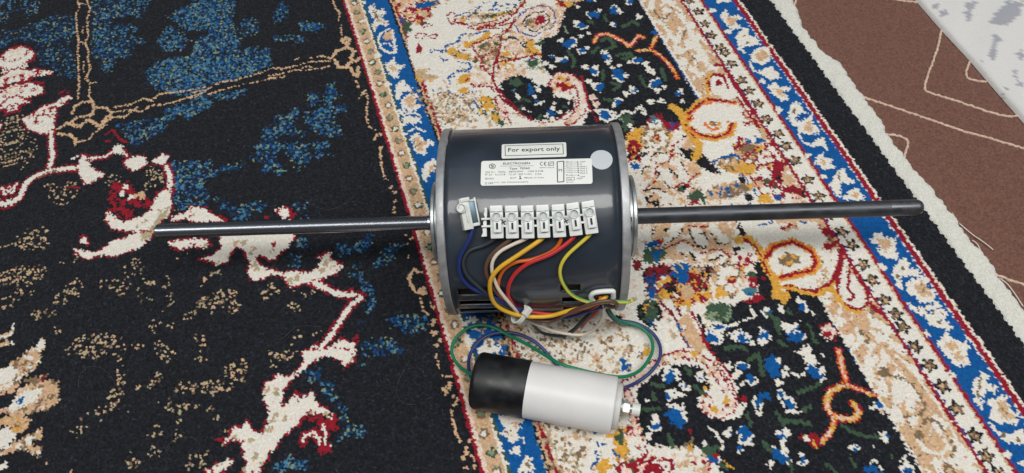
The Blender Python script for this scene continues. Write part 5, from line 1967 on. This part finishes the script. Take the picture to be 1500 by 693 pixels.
bm = bmesh.new(); bm_box(bm, .0042, .0140, .0038, Ml @ Matrix.Translation((.0042, .0004, -.0008)), .0006); bm_obj('brass_insert', bm, M_insert, lt)
bm = bmesh.new(); bm_cyl(bm, .0022, .0022, .0034, Ml @ Matrix.Translation((-.0042, .0042, .0030)), 20); bm_obj('clamp_screw', bm, M_screw2, lt)

# ---------------------------------------------------------------- grommet where the leads leave the shell
G = tp(790, 400, 6.93); WT = tp(650, 280, 3.464)
gp = [np.array(drape(G(x, y), .0018)) for x, y in ((548, 285), (530, 268), (524, 242), (534, 216), (566, 198), (640, 187), (700, 184), (748, 184), (751, 189), (752, 215), (752, 250))]
Q = catmull(gp, .0006); gm = tube_mesh('grommet', Q, .0018, 10)
bush = link('grommet', gm, M_white, motor)
pc = on_cyl(np.array(G(650, 250)), RB)
bm = bmesh.new(); bm_box(bm, .0165, .0125, .0008, Matrix.Translation(Vector(cyl(pc[0], pc[1], RB + .0001))) @ Matrix.Rotation(pc[1], 4, 'X'), .0003); bm_obj('lead_opening', bm, M_dark, motor)
pc2 = on_cyl(np.array(G(772, 215)), RB)
bm = bmesh.new(); bm_box(bm, .0026, .0115, .0008, Matrix.Translation(Vector(cyl(pc2[0], pc2[1], RB + .0001))) @ Matrix.Rotation(pc2[1], 4, 'X'), .0002); bm_obj('shell_notch', bm, M_dark, motor)

# ---------------------------------------------------------------- wires
def wire(name, col, segs, r, label=None, two=None, start=None, parent=None):
    """segs: (tile, [(x, y, h), ...])"""
    P = []
    if start is not None: P.append(np.array(start))
    for tile, pts in segs:
        for x, y, h in pts: P.append(drape(tile(x, y), h, r + .0003))
    o = link(name, tube_mesh(name, catmull(P), r, 12, two), WC[col], motor if parent is None else parent)
    if two is not None: o.data.materials.append(WC['leaf'])
    if label: o['label'] = label
    return o
def entry(k): return (frame(terms[k][0], .0052, terms[k][1]) @ Vector((0, -.0085, -.001)))[:]
m_ = .001
wire('wire', 'blue', [(WT, [(150, 178, 5*m_), (134, 240, 5*m_), (98, 300, 4*m_), (76, 360, 3*m_), (85, 430, 2.4*m_), (130, 485, 2*m_), (200, 518, 2*m_), (250, 538, 2.6*m_), (300, 562, 3*m_), (370, 595, 3*m_), (450, 630, 3*m_), (540, 645, 3*m_), (640, 637, 3*m_), (730, 610, 3*m_), (800, 588, 2.5*m_)]), (G, [(650, 345, 2*m_), (715, 290, 2*m_), (730, 240, 0*m_)])], .00138, 'navy blue wire to the loose terminal')
wire('wire', 'grey', [(WT, [(262, 240, 5*m_), (200, 278, 3*m_), (130, 300, 2*m_), (98, 348, 2*m_), (108, 410, 2*m_), (150, 462, 2*m_), (215, 517, 3*m_), (262, 556, 4*m_), (330, 594, 3*m_), (420, 640, 1.8*m_)]), (G, [(0, 592, 2*m_), (120, 630, 2.5*m_), (250, 640, 2.5*m_), (340, 595, 2.5*m_), (440, 500, 2.5*m_), (520, 420, 2*m_), (600, 320, 0)])], .00124, 'charcoal wire', start=entry(0))
wire('wire', 'brown', [(WT, [(345, 240, 5*m_), (290, 280, 4*m_), (236, 330, 3*m_), (212, 390, 2*m_), (226, 445, 1.8*m_), (262, 508, 1.8*m_), (330, 585, 2*m_), (400, 632, 5.5*m_), (460, 655, 5.5*m_), (545, 660, 5.5*m_), (640, 615, 6.5*m_), (740, 575, 8*m_), (820, 557, 8*m_), (868, 562, 7*m_), (884, 580, 6*m_), (866, 592, 5*m_)]), (G, [(700, 335, 3*m_), (640, 300, 1*m_)])], .00138, 'brown wire', start=entry(1))
wire('wire', 'white', [(WT, [(428, 238, 5*m_), (370, 262, 5*m_), (282, 308, 4*m_), (246, 358, 3.5*m_), (244, 400, 3*m_), (268, 480, 3*m_), (312, 542, 4*m_), (355, 592, 4.5*m_), (395, 638, 4*m_), (450, 668, 4*m_), (510, 690, 4*m_)]), (G, [(100, 577, 4*m_), (280, 617, 4*m_), (430, 628, 4*m_), (530, 590, 4*m_), (612, 515, 4*m_), (650, 440, 4*m_), (655, 370, 3*m_), (650, 300, 1*m_)])], .00124, 'ivory white wire', start=entry(2))
wire('wire', 'yellow', [(WT, [(508, 235, 5*m_), (450, 276, 6*m_), (370, 330, 6*m_), (282, 390, 6*m_), (238, 450, 5.5*m_), (236, 512, 5*m_), (252, 562, 5*m_), (295, 600, 5.5*m_), (370, 628, 6*m_), (450, 638, 6*m_), (540, 634, 6*m_), (640, 605, 5*m_)]), (G, [(480, 345, 4*m_), (560, 312, 3*m_), (640, 272, 2.6*m_), (690, 228, 0)])], .00150, 'yellow wire', start=entry(3))
wire('wire', 'orange', [(WT, [(598, 232, 5*m_), (588, 266, 4*m_), (540, 312, 3*m_), (440, 350, 3*m_), (372, 358, 3*m_), (312, 390, 2.5*m_), (286, 430, 2*m_), (276, 480, 2*m_), (290, 530, 1.6*m_), (360, 590, 1.6*m_), (450, 625, 1.5*m_), (560, 636, 1.5*m_), (680, 612, 1.5*m_)]), (G, [(560, 360, 1.5*m_), (610, 290, 1.5*m_), (622, 230, 0)])], .00128, 'orange wire', start=entry(4))
wire('wire', 'red', [(WT, [(668, 226, 5*m_), (620, 270, 5*m_), (540, 322, 5*m_), (430, 366, 4*m_), (370, 410, 3*m_), (336, 460, 2.4*m_), (326, 505, 2*m_), (336, 552, 1.6*m_), (400, 606, 1.2*m_)]), (G, [(300, 432, 2*m_), (420, 398, 2*m_), (560, 345, 2*m_), (620, 290, 2*m_), (645, 235, 0)])], .00138, 'red wire', start=entry(5))
wire('wire', 'lemon', [(WT, [(748, 216, 5*m_), (692, 266, 4*m_), (622, 330, 3*m_), (591, 390, 2.4*m_), (597, 450, 2.2*m_), (640, 518, 2.4*m_), (700, 553, 3.5*m_), (760, 567, 5*m_), (850, 560, 5.5*m_)]), (tp(840, 405, 9.9), [(640, 365, 5*m_), (740, 372, 5*m_), (820, 365, 5*m_), (855, 340, 5*m_)])], .00128, 'yellow and green striped earth wire', two=lambda k, s: k in (2, 3, 4, 5, 6), start=entry(6))
wire('wire', 'red', [(G, [(432, 548, 1.6*m_), (490, 475, 1.6*m_), (560, 420, 1.8*m_), (620, 340, 1*m_)])], .00130, 'short red wire hanging below the grommet')
wire('wire', 'black', [(G, [(300, 606, 1.2*m_), (360, 565, 1.2*m_), (420, 500, 1.2*m_), (480, 440, 1.4*m_), (560, 380, 1*m_)])], .00120, 'short black wire hanging below the grommet')
# cable tie
c0 = np.array(drape(WT(385, 618), .0035)); tt = on_cyl(np.array(WT(385, 618)), RB)
wd_ = (np.array(drape(WT(450, 640), .0035)) - np.array(drape(WT(310, 575), .0035))); wd_ /= np.linalg.norm(wd_)
vv = CO - c0; vv /= np.linalg.norm(vv); up = np.cross(vv, wd_); up /= np.linalg.norm(up); vv = np.cross(wd_, up)
Mt = Matrix(((wd_[0], up[0], vv[0], c0[0]), (wd_[1], up[1], vv[1], c0[1]), (wd_[2], up[2], vv[2], c0[2]), (0, 0, 0, 1)))
bm = bmesh.new()
n_ = 28; ra = [(.0072 * math.cos(2 * math.pi * k / n_), .0052 * math.sin(2 * math.pi * k / n_)) for k in range(n_)]
rings = []
for y, z in ra: rings.append([bm.verts.new(Mt @ Vector((x, y * s, z * s))) for x, s in ((-.0017, 1.), (.0017, 1.), (.0017, 1.16), (-.0017, 1.16))])
for k in range(n_):
    a, b = rings[k], rings[(k + 1) % n_]
    for i in range(4): bm.faces.new((a[i], a[(i + 1) % 4], b[(i + 1) % 4], b[i]))
bm_box(bm, .0044, .0070, .0036, Mt @ Matrix.Translation((.0002, .0030, .0062)) @ Matrix.Rotation(-.3, 4, 'Z'), .0006)
bm_obj('cable_tie', bm, M_white2, motor)

# ---------------------------------------------------------------- the capacitor
CR = .0205
e_ = ground(np.array([(695.2, 556.2), (773, 570.), (899, 594.)]), CR)
ce, cb, cw = [p[:2] for p in e_]
axv = (cw - ce) / np.linalg.norm(cw - ce); cang = math.atan2(axv[1], axv[0]); Lc = np.linalg.norm(cw - ce); Lb = (cb - ce) @ axv
capa = empty('capacitor', (ce[0], ce[1], 0), cang)
tag(capa, 'white cylindrical capacitor with black end cap lying in front of the motor', 'capacitor')
lathe('can', [(Lb - .004, CR), (Lc - .0006, CR), (Lc, CR - .0005), (Lc, CR - .0016), (Lc - .002, CR - .0022), (Lc - .002, .0001)], M_can, capa, origin=(0, 0, CR), seg=96)
lathe('end_cap', [(0, .0001), (0, CR - .0026), (.0006, CR - .0012), (.0018, CR - .0002), (.0034, CR + .0005), (Lb - .0008, CR + .0007), (Lb, CR + .0004), (Lb, CR - .0008)], M_cap, capa, origin=(0, 0, CR), seg=96)
lid = lathe('lid', [(Lc - .001, CR - .0040), (Lc + .0042, CR - .0040), (Lc + .0046, CR - .0046), (Lc + .0046, .0001)], M_can2, capa, origin=(0, 0, CR), seg=96)
lathe('stud', [(Lc + .0046, .0030), (Lc + .0185, .0030), (Lc + .0190, .0024), (Lc + .0190, .0001)], M_screw, lid, origin=(0, 0, CR), seg=24)
def nut(name, x0, x1, r, m, seg=6):
    bm = bmesh.new(); bm_cyl(bm, r, r, x1 - x0, Matrix.Translation((.5 * (x0 + x1), 0, CR)) @ Matrix.Rotation(math.pi / 2, 4, 'Y') @ Matrix.Rotation(.3, 4, 'Z'), seg)
    if seg == 6:
        bmesh.ops.bevel(bm, geom=bm.edges[:], offset=.0005, segments=2, affect='EDGES')
    return bm_obj(name, bm, m, lid)
lathe('washer', [(Lc + .0050, .0032), (Lc + .0050, .0062), (Lc + .0062, .0062), (Lc + .0062, .0032)], M_screw, lid, origin=(0, 0, CR), seg=32)
nut('hex_nut', Lc + .0064, Lc + .0112, .0054, M_nutm)
nut('plastic_nut', Lc + .0130, Lc + .0186, .0045, M_white2, 14)
BL = tp(640, 440, 3.3); GA = tp(840, 405, 9.9)
def lead(name, col, pts, r, label):
    P = []
    for tile, q in pts:
        for x, y, z in q: P.append(ground(np.array(tile(x, y), float), z))
    inv = capa.matrix_basis.inverted()
    Q = catmull([np.array(inv @ Vector(p)) for p in P])
    o = link(name, tube_mesh(name, Q, r, 12), WC[col], capa); o['label'] = label
lead('lead', 'green', [(G, [(690, 345, .040), (735, 420, .032), (805, 490, .022), (880, 522, .016)]), (BL, [(900, 108, .010), (960, 118, .008), (1012, 150, .007), (1040, 195, .007), (1044, 240, .007), (1022, 290, .008), (982, 338, .011), (930, 364, .016), (865, 370, .022), (750, 350, .026), (610, 312, .026), (540, 275, .022), (440, 215, .014), (340, 165, .008), (260, 126, .007), (190, 120, .006), (130, 145, .006), (86, 190, .006), (70, 240, .006), (86, 290, .006), (120, 330, .008), (168, 358, .012), (200, 372, .014)])], .00128, 'green lead curling round both ends of the capacitor')
lead('lead', 'indigo', [(G, [(680, 365, .036), (725, 440, .028), (800, 505, .018)]), (BL, [(860, 92, .009), (905, 101, .007), (962, 110, .006), (1035, 150, .005), (1078, 215, .005), (1076, 285, .005), (1030, 350, .005), (960, 400, .006), (895, 426, .010), (850, 430, .004), (750, 420, .002), (650, 380, .002), (578, 312, .003), (540, 265, .005), (480, 205, .008), (400, 165, .008), (320, 155, .007), (240, 172, .006), (182, 220, .006), (155, 280, .006), (154, 330, .008), (168, 378, .010), (200, 385, .012)])], .00130, 'indigo blue lead passing under the capacitor')
